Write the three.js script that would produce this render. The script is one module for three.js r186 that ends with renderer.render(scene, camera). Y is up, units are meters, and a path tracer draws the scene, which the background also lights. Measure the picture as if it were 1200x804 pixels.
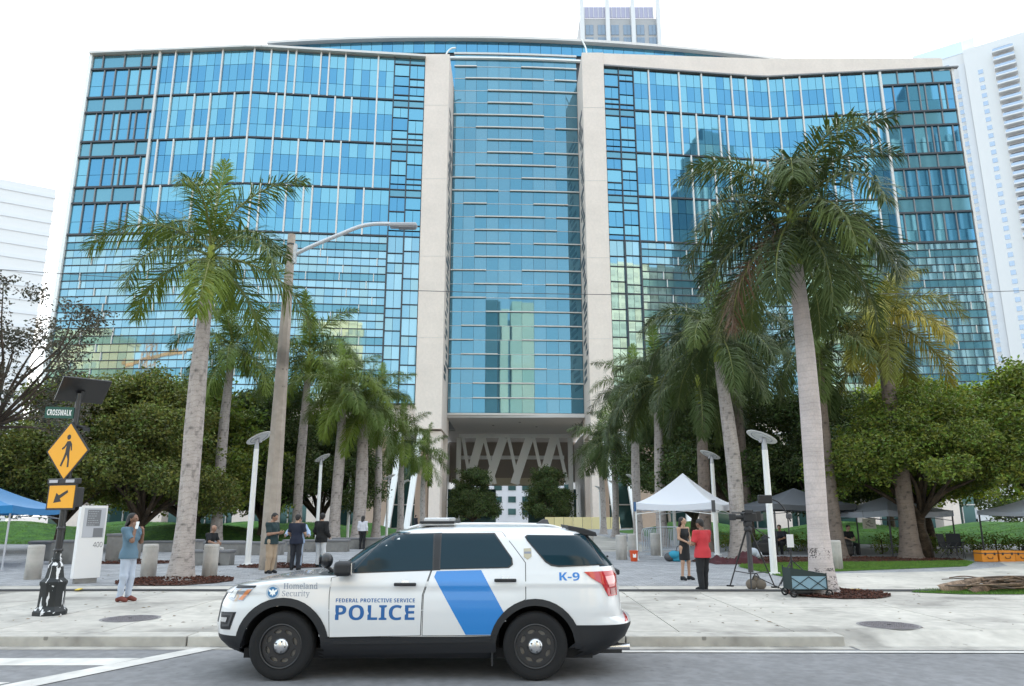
import * as THREE from 'three';
import { mergeGeometries, mergeVertices, toCreasedNormals } from 'three/addons/utils/BufferGeometryUtils.js';
import { RoundedBoxGeometry } from 'three/addons/geometries/RoundedBoxGeometry.js';
import { RectAreaLightUniformsLib } from 'three/addons/lights/RectAreaLightUniformsLib.js';
import { FontLoader } from 'three/addons/loaders/FontLoader.js';

// ---------------------------------------------------------------- camera, sky, sun, exposure
const scene = new THREE.Scene();
const camera = new THREE.PerspectiveCamera(49.86, 1200 / 804, 0.1, 3000);
camera.position.set(0, 1.76, 0);
camera.rotation.set(13.21 * Math.PI / 180, 0, 0);

const renderer = new THREE.WebGLRenderer({ antialias: true });
renderer.setSize(1024, 686);
renderer.toneMapping = THREE.LinearToneMapping;
renderer.toneMappingExposure = 2.3;
renderer.shadowMap.enabled = true;
renderer.shadowMap.type = THREE.PCFSoftShadowMap;

const SUN_AZ = 24 * Math.PI / 180, SUN_EL = 29 * Math.PI / 180;            // low sun behind the courthouse
const SUN = new THREE.Vector3(Math.sin(SUN_AZ) * Math.cos(SUN_EL), Math.sin(SUN_EL), -Math.cos(SUN_AZ) * Math.cos(SUN_EL));
const sun = new THREE.DirectionalLight(new THREE.Color(1.0, 0.93, 0.82), 3.6);
sun.position.copy(SUN).multiplyScalar(400);
sun.castShadow = true;
sun.shadow.radius = 2;
sun.shadow.mapSize.set(4096, 4096);
Object.assign(sun.shadow.camera, { left: -160, right: 160, top: 160, bottom: -160, near: 1, far: 900 });
scene.add(sun, sun.target);

{ // clear hazy morning sky: white towards the sun, blue away from it, pale at the horizon
  const W = 1024, Hh = 512, d = new Float32Array(W * Hh * 4);
  const hash = (x, y) => { const s = Math.sin(x * 127.1 + y * 311.7) * 43758.5453; return s - Math.floor(s); };
  const vn = (x, y, px) => { const xi = Math.floor(x), yi = Math.floor(y), fx = x - xi, fy = y - yi; const sx = fx * fx * (3 - 2 * fx), sy = fy * fy * (3 - 2 * fy);
    const w = a => ((a % px) + px) % px; const a = hash(w(xi), yi), b = hash(w(xi + 1), yi), c = hash(w(xi), yi + 1), e = hash(w(xi + 1), yi + 1);
    return (a + (b - a) * sx) + ((c + (e - c) * sx) - (a + (b - a) * sx)) * sy; };
  for (let j = 0; j < Hh; j++) for (let i = 0; i < W; i++) {
    const v = (j + 0.5) / Hh, u = (i + 0.5) / W, el = (v - 0.5) * Math.PI, az = (u - 0.5) * 2 * Math.PI;
    const x = Math.cos(el) * Math.cos(az), y = Math.sin(el), z = Math.cos(el) * Math.sin(az);
    const cg = x * SUN.x + y * SUN.y + z * SUN.z, e = Math.max(y, 0);
    const t = Math.exp(-e * 4.2), k = Math.pow((1 + cg) / 2, 1.6) * 0.5;
    let r = 0.62 + (1.0 - 0.62) * t, g = 0.70 + (0.985 - 0.70) * t, b = 0.80 + (0.925 - 0.80) * t;
    const away = (1 - cg) / 2; r *= 1 - 0.30 * away; g *= 1 - 0.10 * away;
    let cl = 0, am = 0.5, fq = 5; for (let o = 0; o < 5; o++) { cl += vn(u * fq * 2, v * fq * 2.2 + o * 17, fq * 2) * am; am *= 0.52; fq *= 2; }
    cl = Math.min(1, Math.max(0, (cl - 0.46) * 3.2)) * 0.4;
    r += (0.86 - r) * cl; g += (0.90 - g) * cl; b += (0.94 - b) * cl;
    r += k * 0.96; g += k * 0.92; b += k * 0.88;
    if (y < 0) { r = 0.42; g = 0.42; b = 0.42; }
    d.set([r, g, b, 1], (j * W + i) * 4);
  }
  const tex = new THREE.DataTexture(d, W, Hh, THREE.RGBAFormat, THREE.FloatType);
  tex.mapping = THREE.EquirectangularReflectionMapping; tex.magFilter = tex.minFilter = THREE.LinearFilter; tex.needsUpdate = true;
  scene.background = tex; scene.environment = tex;
}

// ---------------------------------------------------------------- helpers
let seedState = 1;
const seed = s => { seedState = s >>> 0; };
const R = () => { seedState = (seedState + 0x6D2B79F5) >>> 0; let t = seedState; t = Math.imul(t ^ (t >>> 15), t | 1); t ^= t + Math.imul(t ^ (t >>> 7), t | 61); return ((t ^ (t >>> 14)) >>> 0) / 4294967296; };
const rr = (a, b) => a + (b - a) * R();
const lerp = (a, b, t) => a + (b - a) * t, clamp = (x, a = 0, b = 1) => Math.min(b, Math.max(a, x));
const V = (x, y, z) => new THREE.Vector3(x, y, z);
const curve1 = pts => x => { if (x <= pts[0][0]) return pts[0][1]; for (let i = 1; i < pts.length; i++) if (x <= pts[i][0]) { const [a, b] = pts[i - 1], [c, e] = pts[i]; return b + (e - b) * (x - a) / (c - a); } return pts[pts.length - 1][1]; };

const taken = new Map();
const numbered = n => { const k = taken.get(n) || 0; taken.set(n, k + 1); return k ? `${n}_${String(k).padStart(3, '0')}` : n; };
function mesh(name, geo, mat, parent) {
  const m = new THREE.Mesh(geo, mat); m.name = name; m.castShadow = m.receiveShadow = true; parent.add(m); return m;
}
function thing(name, label, category, [x, y, z] = [0, 0, 0], turn = 0, group) {
  const o = new THREE.Group(); o.name = numbered(name); scene.add(o); o.position.set(x, y, z); o.rotation.y = turn;
  o.userData = { label, category }; if (group) o.userData.group = group; return o;
}
function single(name, geo, mat, label, category, [x, y, z] = [0, 0, 0], turn = 0, group) {
  const m = mesh(numbered(name), geo, mat, scene); m.position.set(x, y, z); m.rotation.y = turn;
  m.userData = { label, category }; if (group) m.userData.group = group; return m;
}
function struct(name, geo, mat) { const m = mesh(numbered(name), geo, mat, scene); m.userData = { kind: 'structure' }; return m; }
function dup(o, [x, y, z], turn, label) { const c = o.clone(); c.name = numbered(o.name.replace(/_\d{3}$/, '')); scene.add(c); c.position.set(x, y, z); c.rotation.y = turn; c.userData = { ...o.userData }; if (label) c.userData.label = label; return c; }

const strip = g => { let n = g.index ? g.toNonIndexed() : g; for (const k of Object.keys(n.attributes)) if (!['position', 'normal', 'uv'].includes(k)) n.deleteAttribute(k); if (!n.attributes.uv) n.setAttribute('uv', new THREE.BufferAttribute(new Float32Array(n.attributes.position.count * 2), 2)); if (!n.attributes.normal) n.computeVertexNormals(); n.clearGroups(); return n; };
const merge = gs => { const list = gs.flat(9).map(strip); return list.length === 1 ? list[0] : mergeGeometries(list); };
const bx = (w, h, d, x = 0, y = 0, z = 0, ry = 0, rx = 0, rz = 0) => { const g = new THREE.BoxGeometry(w, h, d); if (rz) g.rotateZ(rz); if (rx) g.rotateX(rx); if (ry) g.rotateY(ry); g.translate(x, y, z); return g; };
const rbx = (w, h, d, r, x = 0, y = 0, z = 0, ry = 0) => { const g = new RoundedBoxGeometry(w, h, d, 2, r); if (ry) g.rotateY(ry); g.translate(x, y, z); return g; };
const cyl = (r1, r2, h, x = 0, y = 0, z = 0, seg = 16) => { const g = new THREE.CylinderGeometry(r1, r2, h, seg); g.translate(x, y + h / 2, z); return g; };
const bar = (a, b, r1, r2 = r1, seg = 8) => { const A = V(...a), B = V(...b), dir = B.clone().sub(A), g = new THREE.CylinderGeometry(r2, r1, dir.length(), seg); g.applyQuaternion(new THREE.Quaternion().setFromUnitVectors(V(0, 1, 0), dir.normalize())); g.translate((A.x + B.x) / 2, (A.y + B.y) / 2, (A.z + B.z) / 2); return g; };
const beam = (a, b, w, d) => { const A = V(...a), B = V(...b), dir = B.clone().sub(A), L = dir.length(), g = new THREE.BoxGeometry(w, L, d); g.applyQuaternion(new THREE.Quaternion().setFromUnitVectors(V(0, 1, 0), dir.normalize())); g.translate((A.x + B.x) / 2, (A.y + B.y) / 2, (A.z + B.z) / 2); return g; };
const lathe = (pts, seg = 24) => new THREE.LatheGeometry(pts.map(p => new THREE.Vector2(p[0], p[1])), seg);
const ball = (r, x, y, z, sx = 1, sy = 1, sz = 1, n = 16) => { const g = new THREE.SphereGeometry(r, n, Math.max(6, n * 0.7 | 0)); g.scale(sx, sy, sz); g.translate(x, y, z); return g; };
const tube = (pts, r, n = 24, seg = 6) => new THREE.TubeGeometry(new THREE.CatmullRomCurve3(pts.map(p => V(...p))), n, r, seg, false);
const prism = (pts, h, bev = 0) => { const s = new THREE.Shape(pts.map(p => new THREE.Vector2(p[0], p[1]))); return new THREE.ExtrudeGeometry(s, { depth: h, bevelEnabled: bev > 0, bevelSize: bev, bevelThickness: bev, bevelSegments: 2, curveSegments: 12 }); };
function sheet(poly, y) { // flat polygon in plan, [x, z] pairs, uv in metres
  const s = new THREE.Shape(poly.map(p => new THREE.Vector2(p[0], -p[1]))); const g = new THREE.ShapeGeometry(s, 8); g.rotateX(-Math.PI / 2); g.translate(0, y, 0); return worldUV(g); }
function worldUV(g, s = 1) { // uv in metres by the way each face points
  const n = g.index ? g.toNonIndexed() : g; n.computeBoundingBox(); const p = n.attributes.position, q = n.attributes.normal, uv = new Float32Array(p.count * 2);
  for (let i = 0; i < p.count; i++) { const ax = Math.abs(q.getX(i)), ay = Math.abs(q.getY(i)), az = Math.abs(q.getZ(i)); const x = p.getX(i), y = p.getY(i), z = p.getZ(i);
    if (ay >= ax && ay >= az) { uv[2 * i] = x * s; uv[2 * i + 1] = -z * s; } else if (ax >= az) { uv[2 * i] = z * s; uv[2 * i + 1] = y * s; } else { uv[2 * i] = x * s; uv[2 * i + 1] = y * s; } }
  n.setAttribute('uv', new THREE.BufferAttribute(uv, 2)); return n; }

// tiling noise for textures
function lattice(n, sd) { seed(sd); const a = new Float32Array(n * n); for (let i = 0; i < a.length; i++) a[i] = R(); return (u, v) => { const x = u * n, y = v * n, xi = Math.floor(x), yi = Math.floor(y); let fx = x - xi, fy = y - yi; fx = fx * fx * (3 - 2 * fx); fy = fy * fy * (3 - 2 * fy); const w = k => ((k % n) + n) % n; const A = a[w(yi) * n + w(xi)], B = a[w(yi) * n + w(xi + 1)], C = a[w(yi + 1) * n + w(xi)], D = a[w(yi + 1) * n + w(xi + 1)]; return A + (B - A) * fx + ((C + (D - C) * fx) - (A + (B - A) * fx)) * fy; }; }
function fbm(sd, n0, oct) { const ls = []; for (let o = 0; o < oct; o++) ls.push(lattice(n0 << o, sd + o * 31)); return (u, v) => { let s = 0, a = 0.5, t = 0; for (const l of ls) { s += l(u, v) * a; t += a; a *= 0.55; } return s / t; }; }
function tex(n, metres, fn, srgb = true) { // fn(u, v) -> [r, g, b] 0..1
  const d = new Uint8Array(n * n * 4); for (let j = 0; j < n; j++) for (let i = 0; i < n; i++) { const c = fn((i + 0.5) / n, (j + 0.5) / n); const k = (j * n + i) * 4; d[k] = clamp(c[0]) * 255; d[k + 1] = clamp(c[1]) * 255; d[k + 2] = clamp(c[2]) * 255; d[k + 3] = 255; }
  const t = new THREE.DataTexture(d, n, n); t.wrapS = t.wrapT = THREE.RepeatWrapping; t.magFilter = THREE.LinearFilter; t.minFilter = THREE.LinearMipmapLinearFilter; t.generateMipmaps = true; if (srgb) t.colorSpace = THREE.SRGBColorSpace; t.repeat.set(1 / metres, 1 / metres); t.needsUpdate = true; return t; }
const grey = (f) => (u, v) => { const x = f(u, v); return [x, x, x]; };
const C = (r, g, b) => new THREE.Color().setRGB(r, g, b);
const mat = (color, roughness = 0.8, extra = {}) => new THREE.MeshStandardMaterial({ color, roughness, metalness: 0, side: THREE.DoubleSide, ...extra });
const phys = (color, roughness, extra = {}) => new THREE.MeshPhysicalMaterial({ color, roughness, metalness: 0, side: THREE.DoubleSide, ...extra });

const nA = fbm(11, 4, 6), nB = fbm(57, 8, 5), nC = fbm(91, 3, 4), nF = fbm(131, 64, 3), nG = fbm(171, 16, 5);
const spots = (() => { seed(4242); return Array.from({ length: 130 }, () => [R(), R(), rr(0.0012, 0.0042), rr(0.06, 0.26)]); })();   // trodden gum and drips
const cracks = (() => { seed(777); return Array.from({ length: 5 }, () => { let x = R(), y = R(), a = rr(0, 6.28); return Array.from({ length: 60 }, () => { a += rr(-0.5, 0.5); x += Math.cos(a) * 0.006; y += Math.sin(a) * 0.006; return [x - Math.floor(x), y - Math.floor(y)]; }); }).flat(); })();
const marks = (() => { const n = 1024, m = new Float32Array(n * n); const dot = (cx, cy, r, k) => { const q = Math.ceil(r * n) + 1; for (let j = -q; j <= q; j++) for (let i = -q; i <= q; i++) { const d = Math.hypot(i, j) / n; if (d < r) { const X = ((Math.round(cx * n) + i) % n + n) % n, Y = ((Math.round(cy * n) + j) % n + n) % n; m[Y * n + X] = Math.max(m[Y * n + X], k); } } }; for (const [x, y, r, k] of spots) dot(x, y, r, k); for (const [x, y] of cracks) dot(x, y, 0.0009, 0.22); return (u, v) => m[Math.min(n - 1, Math.floor(v * n)) * n + Math.min(n - 1, Math.floor(u * n))]; })();
const concreteTex = tex(1024, 9, (u, v) => { const s = 0.88 + (nA(u, v) - 0.5) * 0.34 + (nF(u, v) - 0.5) * 0.14, st = clamp((nB(u, v) - 0.57) * 5) * 0.16, w = (s - st) * (1 - marks(u, v)); return [w, w * 0.985, w * 0.96]; });
const concreteBump = tex(512, 1.5, grey((u, v) => 0.5 + (nF(u, v) - 0.5) * 0.6 + (nG(u, v) - 0.5) * 0.5), false);
const asphaltTex = tex(1024, 6, (u, v) => { const s = 0.80 + (nA(u, v) - 0.5) * 0.14 + (nF(u, v) - 0.5) * 0.17 + (nG(u, v) - 0.5) * 0.08 - marks(u, v) * 0.5; return [s, s, s * 1.01]; });
const stoneTex = tex(512, 12, (u, v) => { const s = 0.94 + (nA(u, v) - 0.5) * 0.09 + (nF(u, v) - 0.5) * 0.05; return [s, s, s]; });
const paverTex = tex(1024, 3, (u, v) => { const rows = 24, r = Math.floor(v * rows), cols = 12, off = (r % 2) * 0.5, c = Math.floor(u * cols + off), fu = (u * cols + off) % 1, fv = (v * rows) % 1; const h = Math.sin((c % cols) * 12.9 + r * 78.2) * 43758.5, hv = h - Math.floor(h); const j = (fu < 0.05 || fv < 0.09) ? 0.72 : 1; const s = (0.80 + hv * 0.16 + (nA(u, v) - 0.5) * 0.16 + (nF(u, v) - 0.5) * 0.1) * j; return [s, s, s]; });
const grassTex = tex(512, 4, (u, v) => { const a = nB(u, v), b = nF(u, v); return [0.62 + (a - 0.5) * 0.5 + (b - 0.5) * 0.5, 0.78 + (a - 0.5) * 0.4 + (b - 0.5) * 0.5, 0.5 + (b - 0.5) * 0.4]; });
const mulchTex = tex(512, 1.2, (u, v) => { const a = nF(u, v), b = nG(u, v), s = 0.55 + (a - 0.5) * 1.1 + (b - 0.5) * 0.5; return [s, s * 0.95, s * 0.92]; });
const trunkTex = tex(512, 1, (u, v) => { const ring = Math.sin((v * 11 + (nC(u, v) - 0.5) * 1.2 + (nB(u, v) - 0.5) * 0.6) * 2 * Math.PI), r = Math.pow(clamp(ring), 6); const blot = clamp((nB(u, v) - 0.55) * 4) * 0.22; const s = 0.88 + (nA(u, v) - 0.5) * 0.25 + (nF(u, v) - 0.5) * 0.12 - r * 0.09 - blot; return [s, s * 0.985, s * 0.975]; });
const trunkBump = tex(512, 1, grey((u, v) => 0.6 - Math.pow(clamp(Math.sin((v * 9 + (nC(u, v) - 0.5) * 0.5) * 2 * Math.PI)), 6) * 0.4 + (nF(u, v) - 0.5) * 0.3), false);
const barkTex = tex(512, 0.8, (u, v) => { const s = 0.75 + (nG(u, (v * 0.25) % 1) - 0.5) * 0.7 + (nF(u, v) - 0.5) * 0.3; return [s, s * 0.95, s * 0.88]; });

const M = {
  asphalt: mat(C(0.28, 0.28, 0.283), 0.85, { map: asphaltTex, bumpMap: concreteBump, bumpScale: 0.003 }),
  concrete: mat(C(0.58, 0.565, 0.54), 0.85, { map: concreteTex, bumpMap: concreteBump, bumpScale: 0.0015 }),
  concrete2: mat(C(0.52, 0.51, 0.49), 0.85, { map: concreteTex, bumpMap: concreteBump, bumpScale: 0.0015 }),
  concrete3: mat(C(0.62, 0.605, 0.575), 0.85, { map: concreteTex, bumpMap: concreteBump, bumpScale: 0.0015 }),
  kerb: mat(C(0.58, 0.57, 0.545), 0.85, { map: concreteTex, bumpMap: concreteBump, bumpScale: 0.002 }),
  joint: mat(C(0.20, 0.195, 0.19), 0.95),
  paver: mat(C(0.37, 0.375, 0.39), 0.85, { map: paverTex }),
  roadPaint: mat(C(0.72, 0.72, 0.72), 0.7, { map: concreteTex }),
  grass: mat(C(0.10, 0.19, 0.035), 0.95, { map: grassTex }),
  mulch: mat(C(0.27, 0.105, 0.07), 0.95, { map: mulchTex, bumpMap: mulchTex, bumpScale: 0.03 }),
  stone: mat(C(0.82, 0.71, 0.635), 0.8, { map: stoneTex }),
  stoneTan: mat(C(0.56, 0.42, 0.33), 0.85, { map: stoneTex }),
  white: mat(C(0.82, 0.82, 0.81), 0.5),
  whiteMetal: mat(C(0.74, 0.74, 0.73), 0.4),
  black: mat(C(0.018, 0.018, 0.02), 0.55),
  blackGloss: phys(C(0.010, 0.010, 0.012), 0.4, { clearcoat: 0.25, clearcoatRoughness: 0.15 }),
  darkGrey: mat(C(0.06, 0.06, 0.065), 0.6),
  rubber: mat(C(0.009, 0.009, 0.010), 0.95),
  seatStone: mat(C(0.27, 0.27, 0.275), 0.85, { map: concreteTex }),
  fin: mat(C(0.62, 0.585, 0.555), 0.45, { metalness: 0.2 }),
  darkFrame: mat(C(0.05, 0.055, 0.065), 0.5, { metalness: 0.3 }),
  soffit: mat(C(0.58, 0.56, 0.55), 0.8),
  trunk: mat(C(0.50, 0.455, 0.435), 0.9, { map: trunkTex, bumpMap: trunkBump, bumpScale: 0.006 }),
  trunkBrown: mat(C(0.26, 0.21, 0.18), 0.9, { map: trunkTex, bumpMap: trunkBump, bumpScale: 0.012 }),
  crownshaft: mat(C(0.30, 0.36, 0.04), 0.5, { map: stoneTex }),
  bark: mat(C(0.11, 0.088, 0.07), 0.95, { map: barkTex, bumpMap: barkTex, bumpScale: 0.02 }),
  barkGrey: mat(C(0.20, 0.18, 0.165), 0.95, { map: barkTex, bumpMap: barkTex, bumpScale: 0.02 }),
};
const leafMat = (r, g, b) => phys(C(r, g, b), 0.85, { transmission: 0.25, thickness: 0, ior: 1.4, vertexColors: false });

// ---------------------------------------------------------------- ground, road, pavement
struct('ground', sheet([[-900, -900], [900, -900], [900, 900], [-900, 900]], -0.03), M.asphalt);
struct('road', sheet([[-160, -10.9], [160, -10.9], [160, 14], [-160, 14]], 0), M.asphalt);
struct('pavement', sheet([[-160, -131], [160, -131], [160, -11.55], [4.6, -11.55], [4.6, -11.3], [-160, -11.3]], 0.126), M.joint);
const pavement = scene.getObjectByName('pavement');
{ // concrete slabs with open joints between the kerb and the cable line
  seed(5); const slabMats = [M.concrete, M.concrete2, M.concrete3];
  const slab = (x0, x1, z0, z1, m) => { const g = new THREE.BoxGeometry(x1 - x0, 0.05, z0 - z1); g.translate((x0 + x1) / 2, 0.115, (z0 + z1) / 2); const o = mesh('paving_slab', worldUV(g), m, pavement); return o; };
  for (let i = -20; i < 2; i++) slab(0.75 + i * 1.66 + 0.009, 0.75 + (i + 1) * 1.66 - 0.009, -11.31, -17.02, slabMats[(R() * 3) | 0]);
  for (let i = 0; i < 8; i++) { const a = 4.07 + i * 2.9 + 0.009, b = a + 2.882, m = slabMats[(R() * 3) | 0]; slab(a, b, i ? -11.56 : -11.56, -14.2, m); slab(a, b, -14.218, -17.02, slabMats[(R() * 3) | 0]); }
  slab(4.079, 4.6, -11.31, -11.545, M.concrete);
  for (let i = 0; i < 14; i++) slab(-29.1 + i * 4 + 0.008, -29.1 + i * 4 + 3.992, -17.06, -18.45, slabMats[(R() * 3) | 0]);
}
{ // kerb stones, with the dropped kerb of a driveway at one end
  const k = new THREE.Group(); k.name = 'kerb'; k.userData = { kind: 'structure' }; scene.add(k); seed(8);
  const g = worldUV(new RoundedBoxGeometry(3.03, 0.24, 0.39, 2, 0.02));
  for (let i = 0; i < 11; i++) { const m = mesh('kerb_stone', g, i % 3 ? M.kerb : M.concrete2, k); m.position.set(4.62 - 1.52 - i * 3.045, 0.022, -11.1); }
  const s = new THREE.BufferGeometry(); const p = [4.62, 0.004, -10.9, 60, 0.004, -10.9, 60, 0.139, -11.55, 4.62, 0.139, -11.55, 4.62, -0.1, -11.55, 4.62, -0.1, -10.9];
  s.setAttribute('position', new THREE.Float32BufferAttribute(p, 3)); s.setIndex([0, 1, 2, 0, 2, 3, 0, 3, 4, 0, 4, 5]); const a = s.toNonIndexed(); a.computeVertexNormals();
  mesh('gutter', sheet([[-40, -10.93], [4.65, -10.93], [4.65, -10.66], [-40, -10.66]], 0.005), M.concrete2, k);
  mesh('driveway_apron', worldUV(a), M.concrete3, k);
  mesh('apron_gutter', sheet([[4.7, -10.9], [60, -10.9], [60, -10.45], [4.7, -10.62]], 0.005), M.concrete2, k);
}
{ // painted lines
  const lines = new THREE.Group(); lines.name = 'road_marking'; lines.userData = { kind: 'structure' }; scene.add(lines);
  mesh('edge_line', sheet([[-3.6, -10.62], [40, -10.15], [40, -10.0], [-3.6, -10.49]], 0.010), M.roadPaint, lines);
  mesh('crossing_line', sheet([[-20, -10.05], [-4.72, -10.05], [-4.92, -9.58], [-20, -9.58]], 0.004), M.roadPaint, lines);
  mesh('stop_line', sheet([[-4.30, -10.82], [-3.98, -10.82], [-5.3, -7.9], [-5.72, -7.9]], 0.008), M.roadPaint, lines);
  mesh('crossing_line', sheet([[-20, -8.65], [-5.45, -8.65], [-5.65, -8.2], [-20, -8.2]], 0.004), M.roadPaint, lines);
}
struct('plaza_paving', sheet([[-75, -100], [75, -100], [75, -18.5], [-75, -18.5]], 0.142), M.paver);
struct('walk', sheet([[-6.5, -101], [7.5, -101], [7.5, -36], [-6.5, -36]], 0.147), M.concrete2);
struct('path', sheet([[6.6, -18.9], [8.8, -22.2], [13.5, -23.3], [16.5, -25.6], [18.5, -29.5], [40, -31], [40, -17.08], [24, -17.06], [8.4, -17.1]], 0.147), M.concrete3);
struct('service_road', sheet([[-20, -330], [20, -330], [20, -100], [-20, -100]], 0.135), M.concrete3);

function grassOn(poly, y, n, sd, h = 0.05, yAt) { // blades of grass scattered over a polygon
  seed(sd); const xs = poly.map(p => p[0]), zs = poly.map(p => p[1]), x0 = Math.min(...xs), x1 = Math.max(...xs), z0 = Math.min(...zs), z1 = Math.max(...zs);
  const inside = (x, z) => { let c = false; for (let i = 0, j = poly.length - 1; i < poly.length; j = i++) { const [a, b] = poly[i], [e, f] = poly[j]; if ((b > z) !== (f > z) && x < (e - a) * (z - b) / (f - b) + a) c = !c; } return c; };
  const g = new THREE.BufferGeometry(); g.setAttribute('position', new THREE.Float32BufferAttribute([-0.006, 0, 0, 0.006, 0, 0, 0.004, 0.6, 0.12, 0.018, 0, 0.012, 0.03, 0, 0.005, 0.045, 0.8, -0.16, -0.03, 0, 0.01, -0.02, 0, 0.015, -0.05, 0.7, 0.1], 3)); g.computeVertexNormals();
  const im = new THREE.InstancedMesh(g, M.blade, n), m = new THREE.Matrix4(), q = new THREE.Quaternion(), col = new THREE.Color();
  for (let i = 0; i < n;) { const x = rr(x0, x1), z = rr(z0, z1); if (!inside(x, z)) continue; q.setFromAxisAngle(V(0, 1, 0), rr(0, 6.28)); const s = h * rr(0.6, 1.5); m.compose(V(x, yAt ? yAt(x, z) : y, z), q, V(1.4, s, s * 1.5)); im.setMatrixAt(i, m); const t = rr(0.7, 1.4); col.setRGB(t * rr(0.85, 1.25), t, t * 0.8); im.setColorAt(i, col); i++; }
  im.castShadow = im.receiveShadow = true; return im;
}
M.blade = mat(C(0.085, 0.175, 0.025), 0.8);
function lawn(poly, y, n, sd, label) {
  const g = struct('lawn', sheet(poly, y), M.grass); const b = grassOn(poly, y, n, sd); b.name = numbered('grass'); b.userData = { kind: 'stuff', label, category: 'grass' }; scene.add(b); return g;
}
lawn([[8.7, -16.9], [9.05, -17.35], [10.2, -17.75], [26, -17.9], [26, -16.35], [9.6, -16.45]], 0.152, 9000, 21, 'short green grass on the verge under the heap of fallen palm boots');
lawn([[7.4, -20.8], [8.6, -22.6], [12.3, -24.2], [15.0, -25.4], [16.6, -27.6], [16.9, -28.6], [14.5, -28.0], [10.5, -27.6], [7.9, -26.6], [7.4, -25]], 0.152, 9000, 22, 'short green grass beside the curved concrete path');
// undulating lawn (earth waves) in front of the courthouse, on both sides of the walk
const waveY = (x, z) => 0.16 + Math.max(0, 0.45 + 0.42 * Math.sin(x * 0.42 + z * 0.16) + 0.24 * Math.sin(z * 0.5 - x * 0.1)) * clamp((Math.abs(x) - 11) / 3) * clamp((-45 - z) / 3);
for (const s of [-1, 1]) {
  const nx = 70, nz = 44, p = [], id = []; const x0 = 11, x1 = 74, z0 = -45, z1 = -84;
  for (let j = 0; j <= nz; j++) for (let i = 0; i <= nx; i++) { const x = s * lerp(x0, x1, i / nx), z = lerp(z0, z1, j / nz); p.push(x, waveY(x, z), z); }
  for (let j = 0; j < nz; j++) for (let i = 0; i < nx; i++) { const a = j * (nx + 1) + i, b = a + 1, c = a + nx + 1, e = c + 1; s > 0 ? id.push(a, c, b, b, c, e) : id.push(a, b, c, b, e, c); }
  const g = new THREE.BufferGeometry(); g.setAttribute('position', new THREE.Float32BufferAttribute(p, 3)); g.setIndex(id); g.computeVertexNormals(); const m = struct('lawn', worldUV(g), s < 0 ? M.grass : M.grass);
  m.name = numbered('lawn_mound');
  const poly = [[s * 12, -45.5], [s * 60, -45.5], [s * 70, -70], [s * 12, -70]]; const b = grassOn(poly, 0.2, 30000, 41 + s, 0.1, waveY); b.name = numbered('grass'); b.userData = { kind: 'stuff', label: s < 0 ? 'green grass waves behind the low grey seat blocks' : 'green grass waves behind the grey canopy tents', category: 'grass' }; scene.add(b);
}
{ // fallen leaves and scraps on the paving
  seed(808); const g = new THREE.BufferGeometry(); g.setAttribute('position', new THREE.Float32BufferAttribute([-0.05, 0.004, 0, 0, 0.012, 0.02, 0.05, 0.003, 0, -0.05, 0.004, 0, 0.05, 0.003, 0, 0, 0.014, -0.02], 3)); g.computeVertexNormals(); const n = 420, im = new THREE.InstancedMesh(g, mat(C(0.16, 0.11, 0.06), 0.9), n), q = new THREE.Quaternion(), m = new THREE.Matrix4(), c = new THREE.Color();
  for (let i = 0; i < n; i++) { const near = R() < 0.5, x = near ? rr(-9, 11) : rr(-20, 22), z = near ? rr(-17, -11.6) : rr(-34, -17); q.setFromAxisAngle(V(0, 1, 0), rr(0, 6.28)); const s = rr(0.3, 1.0); m.compose(V(x, 0.1415 + (x > 6 && z < -17 ? 0.008 : 0.002), z), q, V(s, s, s)); im.setMatrixAt(i, m); const t = rr(0.4, 1.6); c.setRGB(t, t * rr(0.8, 1.1), t * rr(0.6, 1)); im.setColorAt(i, c); }
  im.name = 'leaf_litter'; im.castShadow = im.receiveShadow = true; im.userData = { kind: 'stuff', label: 'small dry leaves and scraps scattered over the paving', category: 'litter' }; scene.add(im);
}
// low hedge at the foot of the grass waves
function mulchBed(poly, y, chips, sd, label) {
  const m = single('mulch_bed', sheet(poly, y), M.mulch, label, 'mulch'); m.userData.kind = 'stuff'; seed(sd);
  const xs = poly.map(p => p[0]), zs = poly.map(p => p[1]), cx = xs.reduce((a, b) => a + b) / xs.length, cz = zs.reduce((a, b) => a + b) / zs.length, gs = [];
  for (let i = 0; i < chips; i++) { const k = (R() * poly.length) | 0, t = R(), r = Math.sqrt(R()) * 0.99, a = poly[k], b = poly[(k + 1) % poly.length]; const x = lerp(cx, lerp(a[0], b[0], t), r), z = lerp(cz, lerp(a[1], b[1], t), r); const g = bx(rr(0.03, 0.09), rr(0.012, 0.03), rr(0.015, 0.03)); g.rotateY(rr(0, 6.3)); g.rotateX(rr(-0.4, 0.4)); g.rotateZ(rr(-0.4, 0.4)); g.translate(x, y + rr(0.005, 0.035) + 0.10 * (1 - r) * (1 - r), z); gs.push(g); }
  mesh('bark_chip', worldUV(merge(gs), 1), M.mulch, m).userData = { kind: 'stuff' };
}
const oval = (cx, cz, rx, rz, n = 24, w = 0.06, sd = 3) => { seed(sd); return Array.from({ length: n }, (_, i) => { const a = i / n * 2 * Math.PI, k = 1 + rr(-w, w); return [cx + Math.cos(a) * rx * k, cz + Math.sin(a) * rz * k]; }); };
mulchBed(oval(-8.6, -19.75, 1.45, 1.35, 24, 0.05, 3), 0.158, 700, 3, 'red bark mulch round the foot of the pale palm beside the white street bollards');
mulchBed(oval(6.95, -16.5, 1.05, 0.95, 24, 0.06, 4), 0.158, 500, 4, 'red bark mulch behind the blue folding wagon');
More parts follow.
